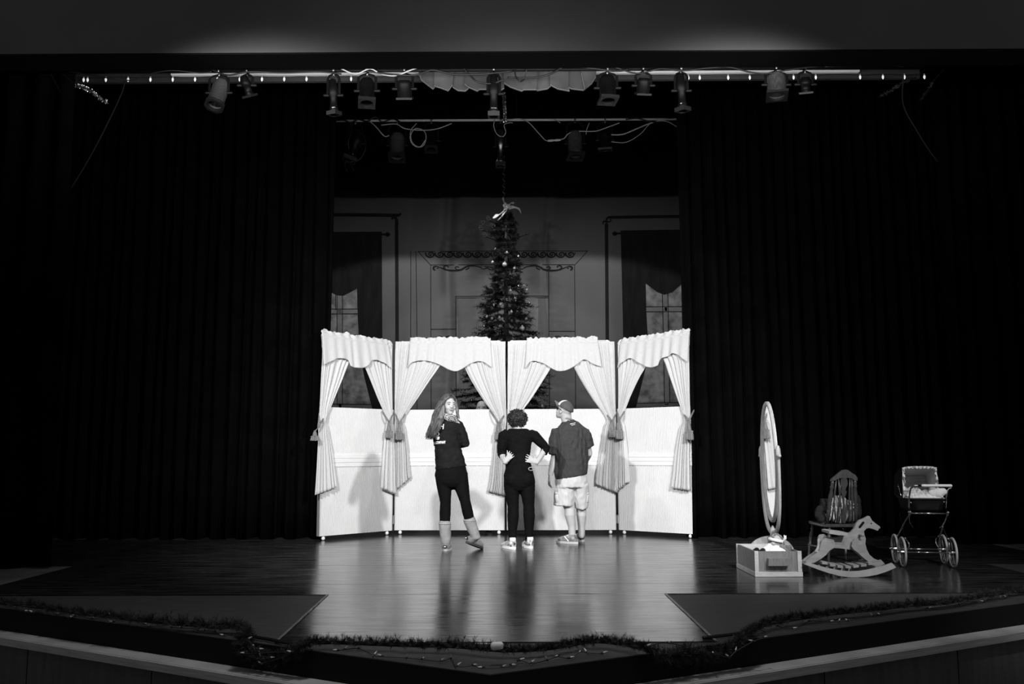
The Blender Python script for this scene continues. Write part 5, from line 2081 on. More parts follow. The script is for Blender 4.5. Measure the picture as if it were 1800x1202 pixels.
b.prism([Hd(x, y, .115) for x, y in bodyp], (0, .03, 0))
b.build('horse_body', HW, horse)
front = [(540, 850), (545, 812), (570, 785), (610, 778), (645, 790), (668, 825), (682, 880), (705, 925), (745, 962), (800, 985), (838, 998), (835, 1012), (760, 1028), (720, 1010), (660, 965), (600, 910), (560, 880)]
hind = [(262, 800), (290, 776), (335, 770), (375, 790), (390, 830), (372, 868), (335, 890), (305, 930), (260, 965), (200, 1000), (150, 1012), (108, 990), (150, 955), (200, 925), (240, 890), (250, 845)]
for d in (.085, .148):
    b = MB()
    b.prism([Hd(x, y, d) for x, y in front], (0, .026, 0))
    b.build('front_leg', HW, horse)
    b = MB()
    b.prism([Hd(x, y, d) for x, y in hind], (0, .026, 0))
    b.build('hind_leg', HW, horse)
b = MB()
b.prism([Hd(x, y, .03) for x, y in ((312, 705), (340, 700), (480, 718), (482, 745), (400, 742), (315, 728))], (0, .20, 0))
b.build('seat_board', HW2, horse)
b = MB()
p = Hd(643, 650, .09)
for s_ in (-1, 1):
    b.limb([Hd(628, 672, .113), Hd(660, 632, .113)], [.010, .010], 8)
b.build('bridle_slot', DARK, horse)
b = MB()
b.cyl(Hd(628, 745, .04), Hd(628, 745, .22), .012, 12)
b.build('handle_peg', HW, horse, smooth=True)
b = MB()
rnd = random.Random(9)
for i in range(12):
    o_ = rnd.uniform(-8, 8)
    pts = [Hd(255, 752, .13), Hd(242 + o_ * .4, 800, .12 + rnd.uniform(-.01, .01)), Hd(238 + o_, 850, .10), Hd(215 + o_ * 1.6, 900 + rnd.uniform(-10, 12), .09)]
    b.tube([V(q_) for q_ in catmull(pts, 10)], .004, 5)
b.build('rope_tail', mat('rope', .4, .9, var=.3, scale=60), horse)
b = MB()
b.ell(Hd(735, 640, .113), (.006, .003, .006), None, 8, 6)
b.build('eye', DARK, horse)

# ================================================================== doll's pram
pn, pf = fl(1677, 998.5), fl(1662, 991.5)
pl = fl(1587.5, 996.5)
ax_r = (pl - pn)
ax_r.z = 0
trk = ax_r.length
sx_ = -(ax_r.normalized())                # to the right
fy_ = V((-sx_.y, sx_.x, 0))               # away from the house
ang = R(-10)
fy_ = (Matrix.Rotation(ang, 3, 'Z') @ V((0, 1, 0)))
sx_ = V((fy_.y, -fy_.x, 0))
po = (pn + pl) / 2
po.z = 0
wb = .30
CHR = mat('chrome', .75, .12, metal=1.0)
TYRE = mat('pale rubber tyre', .42, .6, var=.1, scale=20)
PBODY = mat('navy coachwork', .006, .4, spec=.25)
pram = thing('toy_pram', po + fy_ * (wb / 2), 'dark coach-built toy pram with chrome wheels at the far right', 'pram')


def Q(x, y, z):
    return po + sx_ * x + fy_ * y + V((0, 0, z))


rw = .138
for y in (0.0, wb):
    for s_ in (-1, 1):
        xw = s_ * trk / 2
        c = Q(xw, y, rw + .002)
        b = MB()
        b.tube([c + (fy_ * math.cos(a) + V((0, 0, 1)) * math.sin(a)) * (rw - .010) for a in np.linspace(0, 2 * math.pi, 41)], .011, 8)
        wh = b.build('wheel', TYRE, pram, smooth=True)
        b = MB()
        b.tube([c + (fy_ * math.cos(a) + V((0, 0, 1)) * math.sin(a)) * (rw - .024) for a in np.linspace(0, 2 * math.pi, 41)], .006, 6)
        b.build('rim', CHR, wh, smooth=True)
        b = MB()
        for k_ in range(12):
            a = k_ * math.pi / 6 + .2
            b.cyl(c + (fy_ * math.cos(a) + V((0, 0, 1)) * math.sin(a)) * .012, c + (fy_ * math.cos(a) + V((0, 0, 1)) * math.sin(a)) * (rw - .024), .0022, 5)
        b.build('spokes', CHR, wh)
        b = MB()
        b.limb([c - sx_ * .035, c + sx_ * .035], [.014, .014], 10)
        b.build('hub', CHR, wh, smooth=True)
    b = MB()
    b.cyl(Q(-trk / 2, y, rw), Q(trk / 2, y, rw), .006, 8)
    b.build('axle', CHR, pram, smooth=True)
# measure body heights from the photo
z_rod = onplane(1632, 900.5, Q(0, .0, 0), fy_).z
z_rim = onplane(1632, 876, Q(0, .0, 0), fy_).z
hwid = (onplane(1664, 900, Q(0, 0, 0), fy_) - onplane(1600, 900, Q(0, 0, 0), fy_)).length / 2
xo = (onplane(1632, 900, Q(0, 0, 0), fy_) - po).dot(sx_)
bl = .52
b = MB()
rings = []
for z, kx, y0_, y1_ in ((z_rod + .0, .80, .05, bl - .08), (z_rod + .02, .90, .02, bl - .03), (z_rod + .08, .97, .0, bl), (z_rim, 1.0, -.005, bl + .02)):
    ring = []
    rr = .05
    for (cx_, cy2, a0) in ((1, 1, 0), (-1, 1, 90), (-1, -1, 180), (1, -1, 270)):
        for a in (0, 30, 60, 90):
            q_ = R(a0 + a)
            X_ = cx_ * (hwid * kx - rr) + rr * math.cos(q_)
            Y_ = ((y1_ - rr) if cy2 > 0 else (y0_ + rr)) + rr * math.sin(q_)
            ring.append(Q(xo + X_, Y_, z))
    rings.append(ring)
inner = [[Q(xo, bl / 2, 0) + (p - Q(xo, bl / 2, p.z)) * .95 + V((0, 0, p.z + dz_)) for p in rg] for rg, dz_ in ((rings[3], 0), (rings[2], -.0), (rings[1], .02))]
b.rings(rings + inner)
b.build('pram_body', PBODY, pram, smooth=False)
b = MB()
b.tube(rings[3] + [rings[3][0]], .006, 6)
b.build('body_trim', mat('white piping', .6, .4), pram)
# chassis: rods, springs, scissor struts
b = MB()
b.cyl(Q(xo - hwid * 1.02, -.012, z_rod - .008), Q(xo + hwid * 1.02, -.012, z_rod - .008), .008, 10)
b.build('cross_rod', CHR, pram, smooth=True)
for s_ in (-1, 1):
    xs = xo + s_ * hwid * 1.04
    b = MB()
    b.ell(Q(xs, -.014, z_rod + .002), .017, None, 12, 8)
    b.ell(Q(xs, .0, z_rod - .02), .012, None, 10, 8)
    b.build('joint_knob', CHR, pram, smooth=True)
    xw = s_ * (trk / 2 - .03)
    for (ya, yb2) in ((-.01, wb), (bl - .12, 0.0)):
        b = MB()
        pa, pb2 = Q(xs, ya, z_rod - .015), Q(xw, yb2, rw + .12)
        b.tube([V(k_) for k_ in catmull([pa, lerp(pa, pb2, .4) + fy_ * .02, lerp(pa, pb2, .75), pb2], 14)], .0062, 8)
        b.build('scissor_strut', GREYSTEEL if ya < 0 else CHR, pram, smooth=True)
    for y in (0, wb):
        b = MB()
        sgn = 1 if y == 0 else -1
        pts = [Q(xw, y, rw + .12), Q(xw - s_ * .012, y - sgn * .06, rw + .10), Q(xw - s_ * .015, y - sgn * .065, rw + .05), Q(xw, y, rw + .004)]
        b.tube([V(k_) for k_ in catmull(pts, 14)], .006, 8)
        b.ell(Q(xw, y, rw + .125), .012, None, 10, 8)
        b.build('leaf_spring', CHR, pram, smooth=True)
    b = MB()
    b.tube([V(k_) for k_ in catmull([Q(xs, 0, z_rod), Q(xs - s_ * .01, .06, z_rod - .09), Q(xs - s_ * .05, .10, z_rod - .15)], 10)], .004, 6)
    b.build('brake_rod', CHR, pram, smooth=True)
# handle
yh = -.20
hz_ = onplane(1640, 853.5, Q(0, yh, 0), fy_)
zh = hz_.z
hx0 = (onplane(1604, 853, Q(0, yh, 0), fy_) - po).dot(sx_)
hx1 = (onplane(1674, 853, Q(0, yh, 0), fy_) - po).dot(sx_)
for s_, hx in ((-1, hx0), (1, hx1)):
    b = MB()
    pts = [Q(xo + s_ * hwid * 1.02, .03, z_rod + .03), Q(xo + s_ * hwid * 1.03, -.005, z_rim), Q(lerp(xo + s_ * hwid, hx, .5), -.09, lerp(z_rim, zh, .7)), Q(hx, yh + .03, zh - .02), Q(hx - s_ * .012, yh, zh), Q(hx - s_ * .05, yh, zh)]
    b.tube([V(k_) for k_ in catmull(pts, 26)], .0075, 8)
    b.build('handle_arm', CHR if s_ > 0 else GREYSTEEL, pram, smooth=True)
b = MB()
b.cyl(Q(hx0 + .05, yh, zh), Q(hx1 - .04, yh, zh), .0075, 8)
b.build('handle_bar', BLACKMETAL, pram, smooth=True)
b = MB()
pts, rr = [], []
for i in range(41):
    pts.append(Q(lerp(hx0 + .085, hx1 - .012, i / 40), yh, zh))
    rr.append(.0125 + .0015 * (i % 2))
b.limb(pts, rr, 10)
b.build('handle_grip', mat('white grip', .8, .5), pram, smooth=True)
# hood: open towards the handle
yo = .17
ht = onplane(1617, 821, Q(0, yo + .03, 0), fy_)
zt2 = ht.z
hl = (onplane(1586.5, 850, Q(0, yo, 0), fy_) - po).dot(sx_)
hr = (onplane(1648.5, 850, Q(0, yo, 0), fy_) - po).dot(sx_)
hl2 = (onplane(1588, 820, Q(0, yo, 0), fy_) - po).dot(sx_)
hr2 = (onplane(1646, 820, Q(0, yo, 0), fy_) - po).dot(sx_)


def hoodpt(t_, back):
    """t_ 0..1 around the arch: left foot, left top, right top, right foot; back 0..1 to the rear"""
    path = [(hl, z_rim), (lerp(hl, hl2, .8), lerp(z_rim, zt2, .85)), (hl2 + .012, zt2 - .004), (lerp(hl2, hr2, .5), zt2 + .004), (hr2 - .012, zt2 - .004), (lerp(hr, hr2, .8), lerp(z_rim, zt2, .85)), (hr, z_rim)]
    q_ = catmull(path, 49)
    x, z = q_[int(round(t_ * 48))]
    k_ = 1 - .0 * back
    zz = z_rim + (z - z_rim) * (1 - .32 * back ** 2)
    y = yo + .03 * (z - z_rim) / (zt2 - z_rim) + back * (.36 - .0 * z)
    return Q(xo + (x - xo) * k_, y, zz)


b = MB()
b.grid(lambda u, v: hoodpt(u, v), 48, 8)
b.build('hood', mat('dark hood cloth', .006, .8, spec=.15), pram, smooth=True, solid=.006)
LIN = mat('quilted hood lining', .7, .8, var=.12, scale=9)
nt = LIN.node_tree
b = MB()
b.grid(lambda u, v: (lambda p: p + (Q(xo, 0, z_rim + .1) - V((Q(xo, 0, 0).x, Q(xo, 0, 0).y, 0)) * 0 - p) * 0)(hoodpt(u, v * .97) + (Q(xo, yo + .15, (z_rim + zt2) / 2) - hoodpt(u, v * .97)) * .045), 48, 8)
# rear wall of the lining, quilted in small diamonds
b.grid(lambda u, v: (lambda p, q2: lerp(p, q2, v) + fy_ * (-.006 * abs(math.sin(u * 34) * math.sin(v * 26))))(hoodpt(.03 + .47 * u, .96), hoodpt(.97 - .47 * u, .96)), 60, 40)
b.build('hood_lining', LIN, pram, smooth=True)
b = MB()


def lace(u, v):
    p = hoodpt(u, 0)
    c = Q(xo, yo, (z_rim + zt2) / 2)
    d = (c - p)
    d.normalize()
    s1 = .5 + .5 * math.sin(u * 2 * math.pi * 24)
    return p + d * (.022 * v * (.7 + .5 * s1) - .006) + fy_ * (-.012 + .008 * math.sin(u * 2 * math.pi * 12 + v * 2))


b.grid(lace, 192, 4)
b.build('lace_trim', mat('white lace', .85, .85, bump=.5, bscale=120), pram, smooth=True, solid=.003)
b = MB()
for s_, hx in ((-1, hl - .012), (1, hr + .012)):
    b.tube([V(k_) for k_ in catmull([Q(hx, yo + .02, z_rim + .01), Q(hx, yo + .10, z_rim + .10), Q(hx, yo + .16, z_rim + .14)], 8)], .005, 6)
    b.ell(Q(hx, yo + .10, z_rim + .10), .012, None, 8, 6)
b.build('hood_bracket', CHR, pram, smooth=True)
# bedding
b = MB()


def quilt(u, v):
    X_ = lerp(-hwid * .93, hwid * .93, u)
    Y_ = lerp(.02, bl * .66, v)
    z = z_rim + .012 + .045 * math.sin(math.pi * u) * (.4 + .6 * v) + .018 * noise.noise(V((u * 6, v * 5, 1))) + .02 * (u > .0) * noise.noise(V((u * 13, v * 9, 7)))
    if v < .1:
        z -= .05 * (1 - v / .1)
    return Q(xo + X_, Y_, z)


b.grid(quilt, 40, 24)
o = b.build('blanket', mat('white baby blanket', .82, .9, bump=.2, bscale=40), None, smooth=True, solid=.012)
tag(o, 'rumpled white blanket lying in the toy pram', 'blanket')
b = MB()
pc = Q(xo + hwid * .72, .06, z_rim + .045)
b.limb([pc + sx_ * -.07 + V((0, 0, .0)), pc, pc + sx_ * .05 + V((0, 0, .02))], [(.03, .022), (.05, .036), (.03, .022)], 14)
o = link(voxel(b, .006, 3, wrinkle(30, .004)), 'pillow', mat('white pillow', .85, .85), None, True)
tag(o, 'small white pillow sticking up at the right edge of the toy pram', 'pillow')
b = MB()
b.ell(Q(xo + hwid * .55, .16, z_rim + .075), (.034, .034, .034), None, 14, 10)
b.ell(Q(xo + hwid * .52, .135, z_rim + .062), (.018, .016, .016), None, 10, 8)
b.limb([Q(xo + hwid * .50, .19, z_rim + .05), Q(xo + hwid * .3, .24, z_rim + .03)], [.03, .04], 10)
o = link(voxel(b, .005, 3), 'baby_doll', PALESKIN, None, True)
tag(o, 'pale baby doll tucked under the pram blanket at the right', 'toy')
# ================================================================== lighting rig
YE1, YE2 = 8.5, 13.0
z1 = at(900, 122.5, YE1).z
z2 = at(890, 211, YE2).z
p1 = thing('lighting_pipe', (0, YE1, z1), 'near lighting pipe high across the stage opening, hung with lamps and cables', 'pipe')
b = MB(); b.cyl((-4.9, YE1, z1), (4.9, YE1, z1), .017, 12); b.build('pipe', BLACKMETAL, p1, smooth=True)
p2 = thing('lighting_pipe', (0, YE2, z2), 'bright far lighting pipe between the black curtains above the tree', 'pipe')
b = MB(); b.cyl((-3.6, YE2, z2), (3.6, YE2, z2), .017, 12); b.build('pipe', mat('pale galvanised pipe', .7, .4, spec=.6), p2, smooth=True)
for o, Y, z, zs_ in ((p1, YE1, z1, 8.9), (p2, YE2, z2, 8.9)):
    for x in (-2.4, 0.15, 2.4):
        b = MB(); b.cyl((x, Y, z + .02), (x, Y, zs_), .006, 6); b.build('suspension_wire', BLACKMETAL, o)
# pale batten behind the near pipe
YBt = 9.0
zb = at(900, 126, YBt)
BAT = mat('white painted batten', .8, .6, var=.12, scale=3, stretch=(1, 5, 5))
b = MB()
xa_, xb_ = at(300, 126, YBt).x, at(1512, 126, YBt).x
b.box((xa_, YBt, at(600, 130.5, YBt).z), (xb_, YBt + .05, at(600, 117, YBt).z), .004)
o = b.build('batten', BAT)
for x in (-2.6, 0, 2.6):
    b = MB(); b.cyl((x, YBt + .025, at(600, 120, YBt).z), (x, YBt + .025, 9.0), .005, 6); b.build('suspension_wire', BLACKMETAL, o)
tag(o, 'long white painted batten just under the header, behind the near pipe', 'batten')
b = MB()
b.box((at(118, 126, YBt).x, YBt + .06, at(600, 138.5, YBt).z), (at(1622, 126, YBt).x, YBt + .11, at(600, 121, YBt).z), .004)
o = b.build('batten', mat('grey batten', .03, .6, var=.2, scale=3))
for x in (-3.6, 0.3, 3.6):
    b = MB(); b.cyl((x, YBt + .085, at(600, 124, YBt).z), (x, YBt + .085, 9.0), .005, 6); b.build('suspension_wire', BLACKMETAL, o)
tag(o, 'wider dark grey batten behind the white batten, carrying the string of bulbs', 'batten')

PERF = perforated('perforated lamp housing', .07, .35, 75)
LENS = mat('dark lens glass', .01, .08, spec=.8)
GEL = mat('gel frame sheet', .009, .5, spec=.3)
CHROME2 = mat('lamp cap', .3, .3, metal=1.0)


def parcan(px, ptop, pbot, Y, zp, wpx, lab, tilt=(0.0, 0.0), kind='par', octo=False, lit=True, cap=False):
    """lamp hanging from a pipe; ptop / pbot: pixel heights of the can's ends"""
    k = (Y) / FPX
    top, bot = at(px, ptop, Y), at(px, pbot, Y)
    L = (top - bot).length
    r = wpx * k / 2
    c0 = (top + bot) / 2
    root = thing('stage_lamp', (c0.x, Y, bot.z), lab, 'stage lamp', 'stage lamps on the lighting pipes')
    d = V((tilt[0], tilt[1], -1)).normalized()
    M = Matrix.Translation(c0) @ d.to_track_quat('-Z', 'Y').to_matrix().to_4x4()
    body_m = PERF if lit else BLACKMETAL
    b = MB()
    if kind == 'par':
        b.lathe([(r * .35, L * .5), (r * .75, L * .49), (r * .92, L * .42), (r, L * .30), (r, -L * .34), (r * 1.06, -L * .35), (r * 1.06, -L * .38), (r * .96, -L * .38), (r * .9, L * .1), (.004, L * .12)], 24, M)
    else:
        b.lathe([(r * .4, L * .5), (r * .7, L * .47), (r * .78, L * .3), (r * .95, L * .25), (r, L * .05), (r * .72, 0), (r * .72, -L * .3), (r * .86, -L * .32), (r * .86, -L * .42), (r * .75, -L * .42), (r * .6, 0), (.004, L * .02)], 24, M)
    b.build('lamp_housing', body_m if kind == 'par' else (mat('satin lamp metal', .3, .3, metal=1.0) if lit else BLACKMETAL), root, smooth=True)
    b = MB()
    b.lathe([(r * .88, -L * .30), (.002, -L * .29), (.002, -L * .31), (r * .88, -L * .315)], 20, M)
    b.build('lens', LENS, root, smooth=True)
    # colour frame: plate with a round hole
    n = 32
    hw = r * 1.12
    outer = []
    for i in range(n):
        a = 2 * math.pi * i / n
        ca, sa = math.cos(a), math.sin(a)
        if octo:
            q = hw * 1.06 / max(abs(ca), abs(sa), (abs(ca) + abs(sa)) / 1.35)
        else:
            q = hw / max(abs(ca), abs(sa))
        outer.append((q * ca, q * sa))
    ri = r * .86
    rings = []
    for (pts, z) in ((outer, -L * .385), (outer, -L * .49), ([(ri * math.cos(2 * math.pi * i / n), ri * math.sin(2 * math.pi * i / n)) for i in range(n)], -L * .49), ([(ri * math.cos(2 * math.pi * i / n), ri * math.sin(2 * math.pi * i / n)) for i in range(n)], -L * .385)):
        rings.append([M @ V((x, y, z)) for x, y in pts])
    rings.append(rings[0])
    b = MB()
    b.rings(rings, cap0=False, cap1=False)
    b.build('gel_frame', GEL, root)
    # yoke and clamp
    b = MB()
    pv = M @ V((0, 0, L * .05))
    ht_ = zp - .035
    yk = []
    for x, z in ((-1.15, pv.z), (-1.15, lerp(pv.z, ht_, .75)), (-.8, ht_ - .02), (0, ht_), (.8, ht_ - .02), (1.15, lerp(pv.z, ht_, .75)), (1.15, pv.z)):
        yk.append(V((c0.x + x * r, pv.y, z)))
    b.limb(yk, [(.004, .014)] * len(yk), 8, side=(0, 1, 0))
    b.build('yoke', BLACKMETAL, root)
    for s_ in (-1, 1):
        b = MB()
        b.limb([V((c0.x + s_ * r * 1.02, pv.y, pv.z)), V((c0.x + s_ * (r * 1.15 + .03), pv.y, pv.z))], [.016, .016], 8)
        b.build('tilt_knob', BLACKMETAL, root)
    b = MB()
    pts = [V((c0.x, Y + .032 * math.cos(a), zp + .032 * math.sin(a))) for a in np.linspace(-.5 * math.pi, 1.15 * math.pi, 14)]
    b.limb(pts, [(.012, .008)] * len(pts), 8, side=(1, 0, 0))
    b.cyl((c0.x, Y, ht_ - .02), (c0.x, Y, zp - .02), .008, 8)
    b.build('clamp', CHROME2, root, smooth=True)
    return root


LA = [
    # px, top, bottom, width, tilt, kind, octagonal gel, lit, label
    (384, 137, 194, 30, (-.12, -.42), 'par', True, True, 'stage lamp with an octagonal frame, leftmost on the near pipe'),
    (434, 134, 170, 18, (.25, .5), 'fix', False, False, 'small black stage lamp just right of the leftmost lamp on the near pipe'),
    (586, 140, 202, 18, (.05, .1), 'fix', False, False, 'long black stage lamp on the near pipe in line with the left curtain edge'),
    (645, 138, 186, 28, (.04, -.22), 'par', False, False, 'black square-framed stage lamp on the near pipe left of the scalloped border'),
    (711, 142, 174, 26, (.0, .45), 'par', False, False, 'stubby black stage lamp tilted upstage, touching the left of the scalloped border'),
    (868, 132, 206, 19, (.0, .05), 'fix', False, False, 'long black stage lamp hanging in front of the middle of the scalloped border'),
    (1068, 134, 180, 30, (.02, -.12), 'par', False, False, 'big black stage lamp on the near pipe right of the scalloped border'),
    (1131, 138, 166, 24, (-.05, .5), 'par', False, False, 'short black stage lamp on the near pipe, second right of the scalloped border'),
    (1198, 130, 196, 19, (.06, .05), 'fix', False, False, 'long black stage lamp on the near pipe in line with the right curtain edge'),
    (1365, 130, 172, 34, (-.03, -.14), 'par', False, True, 'wide bare stage lamp, largest on the right half of the near pipe'),
    (1416, 136, 164, 22, (.1, .4), 'fix', False, False, 'small black stage lamp, rightmost on the near pipe'),
]
for px, t_, b_, w_, ti, kd, oc, li, lab in LA:
    parcan(px, t_, b_, YE1, z1, w_, lab, ti, kd, oc, li)
LB = [
    (624, 226, 286, 22, (-.34, -.1), 'fix', False, False, 'black stage lamp pointing down-left amid tangled cable, leftmost on the far pipe'),
    (698, 234, 282, 27, (.02, -.25), 'par', False, True, 'perforated stage lamp with a square frame, second from left on the far pipe'),
    (758, 232, 266, 21, (.02, -.22), 'par', False, False, 'small square-framed stage lamp hanging third from left on the far pipe'),
    (880, 228, 294, 16, (.0, -.05), 'fix', False, True, 'slim shiny stage lamp on the far pipe, right above the tree top'),
    (1011, 231, 279, 27, (.02, -.16), 'par', False, True, 'bright perforated stage lamp, larger of the two right-hand lamps on the far pipe'),
    (1064, 233, 264, 23, (.03, .15), 'par', False, False, 'dark dented stage lamp, rightmost on the far pipe'),
]
for px, t_, b_, w_, ti, kd, oc, li, lab in LB:
    parcan(px, t_, b_, YE2, z2, w_, lab, ti, kd, oc, li)


def cable(pix, Y, r, m, lab, n=None, name='cable', jitter=.02):
    pts = [at(x, y, Y - .03 - jitter * ((i * 7) % 3)) for i, (x, y) in enumerate(pix)]
    q = [V(p) for p in catmull(pts, n or len(pts) * 7)]
    b = MB()
    b.tube(q, r, 6)
    o = b.build(name, m, None, smooth=True)
    tag(o, lab, 'cable', 'cables on the lighting pipes')
    return o


PALEC = WHITERUBBER
cable([(120, 126), (150, 130), (190, 137), (230, 141), (260, 131), (300, 124), (350, 128), (372, 126)], YE1, .006, BLACKRUBBER, 'thin cable sagging along the left end of the near pipe')
cable([(372, 122), (400, 132), (440, 126), (500, 128), (560, 126), (600, 130)], YE1, .009, BLACKRUBBER, 'black cable looping between the two leftmost near lamps')
cable([(600, 121), (625, 130), (650, 121), (670, 130), (695, 133), (720, 124), (735, 119)], YE1, .007, PALEC, 'pale cable sagging in front of the white batten, left of the scalloped border')
cable([(640, 124), (690, 131), (730, 132), (760, 123), (800, 131), (850, 130), (900, 125)], YE1, .010, BLACKRUBBER, 'thick black cable drooping across the left of the scalloped border')
cable([(815, 120), (828, 134), (840, 144), (865, 147), (885, 140)], YE1, .010, BLACKRUBBER, 'black cable looping down to the middle near lamp')
cable([(892, 136), (930, 137), (965, 131), (995, 117), (1040, 120), (1080, 125), (1105, 122)], YE1, .010, BLACKRUBBER, 'thick black cable draped over the right of the scalloped border')
cable([(905, 118), (906, 132), (913, 143), (922, 138), (926, 121)], YE1, .007, BLACKRUBBER, 'single black cable loop hanging in front of the scalloped border')
cable([(1080, 118), (1120, 129), (1160, 121), (1200, 124), (1240, 120), (1280, 118), (1320, 127), (1350, 129), (1390, 122), (1450, 115)], YE1, .009, BLACKRUBBER, 'long black cable sagging along the right half of the near pipe')
cable([(1450, 117), (1500, 116), (1560, 115), (1590, 118)], YE1, .005, BLACKRUBBER, 'thin cable along the right end of the near pipe')
cable([(589, 212), (604, 211), (616, 215), (630, 210), (645, 213), (660, 206), (672, 214), (690, 209), (705, 215)], YE2, .011, BLACKRUBBER, 'dark cable wound round the left end of the far pipe')
cable([(616, 214), (618, 230), (612, 250), (614, 268), (606, 290), (610, 300)], YE2, .010, BLACKRUBBER, 'cable hanging down from the left end of the far pipe past the lamp')
cable([(622, 226), (640, 240), (642, 262), (632, 280), (616, 286), (622, 300)], YE2, .009, BLACKRUBBER, 'tangled cable tail below the leftmost far lamp')
cable([(650, 213), (662, 224), (672, 236), (678, 240), (684, 238)], YE2, .008, PALEC, 'thin pale cable reaching the second far lamp from the left')
cable([(670, 220), (696, 218), (712, 226), (745, 229), (770, 226), (794, 217)], YE2, .008, PALEC, 'pale cable strung between the second and third far lamps')
cable([(732, 217), (722, 230), (722, 248), (732, 258), (744, 256), (749, 242), (745, 230), (730, 226), (722, 238), (726, 252), (738, 258), (748, 246)], YE2, .007, PALEC, 'coiled pale cable hanging between the second and third far lamps')
cable([(870, 209), (868, 222), (874, 236), (884, 240), (889, 232), (886, 220), (894, 216), (901, 216)], YE2, .007, PALEC, 'pale cable loop at the far lamp above the tree')
cable([(895, 210), (915, 209), (930, 216), (945, 232), (958, 246), (964, 247)], YE2, .007, PALEC, 'pale cable sloping from the far pipe to the inline connector')
cable([(983, 246), (992, 243), (998, 236), (1010, 231), (1035, 231), (1050, 230), (1070, 223), (1089, 216)], YE2, .008, PALEC, 'pale cable running over the right-hand far lamps')
cable([(963, 209), (975, 210), (985, 216)], YE2, .006, PALEC, 'short pale cable end on the far pipe left of the bright lamp')
cable([(1036, 216), (1032, 226), (1030, 236)], YE2, .006, PALEC, 'short cable dropping between the two right-hand far lamps')
cable([(1072, 237), (1095, 236), (1120, 226), (1142, 217), (1165, 211), (1192, 209)], YE2, .010, WHITERUBBER, 'thick pale cable sweeping up to the right end of the far pipe')
cable([(1072, 249), (1100, 250), (1125, 236), (1145, 216), (1170, 213), (1192, 224)], YE2, .006, PALEC, 'thin cable sagging lowest at the right end of the far pipe')
cable([(1100, 210), (1120, 208), (1140, 213), (1160, 214), (1180, 208), (1192, 208)], YE2, .011, BLACKRUBBER, 'dark cable bundle wrapped on the right end of the far pipe')
ca, cb = at(964, 247.5, YE2 - .05), at(984, 246, YE2 - .05)
b = MB()
b.limb([ca, lerp(ca, cb, .3), lerp(ca, cb, .5), lerp(ca, cb, .7), cb], [.016, .018, .012, .018, .016], 10)
o = b.build('cable_connector', mat('pale plastic plug', .6, .5), None, smooth=True)
tag(o, 'pale inline plug hanging on the cable left of the bright far lamp', 'connector')
# bunch of bright chain at the middle
b = MB()
rnd = random.Random(31)
for s_ in range(5):
    prev = None
    for k_ in range(30):
        t_ = k_ / 29
        x = lerp(885.5, 887.5, t_) + 2.2 * math.sin(t_ * 17 + s_ * 1.26)
        c = at(x, lerp(160, 214, t_), YE2 - .12 - .03 * math.cos(t_ * 17 + s_ * 1.26))
        ax = V((rnd.gauss(0, .3), rnd.gauss(0, .3), 1)).normalized()
        s1 = (ax.orthogonal().normalized() if k_ % 2 else ax.cross(ax.orthogonal()).normalized())
        b.tube([c + ax * (.017 * math.sin(a)) + s1 * (.008 * math.cos(a)) for a in np.linspace(0, 2 * math.pi, 9)], .004, 4)
o = b.build('chain_bundle', STEEL)
tag(o, 'bundle of bright chain hanging onto the far pipe above the tree', 'chain')

# scalloped cloud border
YCl = 8.84
CLOUD = mat('painted cloud board', .035, .7, v2=.09, scale=4.0, detail=5)
cl = thing('scalloped_border', at(890, 158, YCl), 'pale scalloped cloud border hanging under the header at centre', 'stage border')
for x in (-.6, .6):
    b = MB(); b.cyl((x, YCl + .006, at(890, 116, YCl).z), (x, YCl + .006, 9.0), .005, 6); b.build('suspension_wire', BLACKMETAL, cl)
SCL = [
    [(735, 112), (736, 128), (741, 142), (750, 149), (761, 157.5), (765, 153), (770, 148), (778, 112)],
    [(764, 112), (763, 152), (776, 156), (788, 160.5), (792, 155), (795, 150), (800, 112)],
    [(792, 112), (791, 148), (797, 155), (805, 160), (818, 161), (824, 156), (826, 112)],
    [(818, 112), (817, 149), (823, 154), (839, 161), (843, 158), (858, 158), (862, 112)],
    [(852, 112), (852, 156), (862, 160), (878, 161), (886, 156), (888, 112)],
    [(884, 112), (886, 147), (897, 154), (917, 161), (921, 158.5), (943, 158.5), (946, 112)],
    [(938, 112), (938, 146), (944, 160), (962, 157), (971, 150), (974, 112)],
    [(966, 112), (967, 150), (980, 157), (1001, 161), (999, 156), (1000, 112)],
    [(994, 112), (995, 152), (1004, 157), (1026, 159.5), (1030, 156), (1024, 112)],
    [(1020, 112), (1022, 130), (1028, 158), (1040, 148), (1047, 136), (1050, 112)],
]
for i, pl_ in enumerate(SCL):
    b = MB()
    dd = .03 * (i % 2)
    P_ = [at(x, y, YCl - dd) for x, y in pl_]
    b.prism(P_, (0, .012, 0))
    so_ = b.build('scallop', CLOUD, cl)
    b = MB()
    low = [q for q in P_[1:-1]]
    b.tube([q + V((0, -.006, .004)) for q in low], .0055, 5)
    b.build('scallop_edge', mat('pale cut edge', .16, .6), so_)

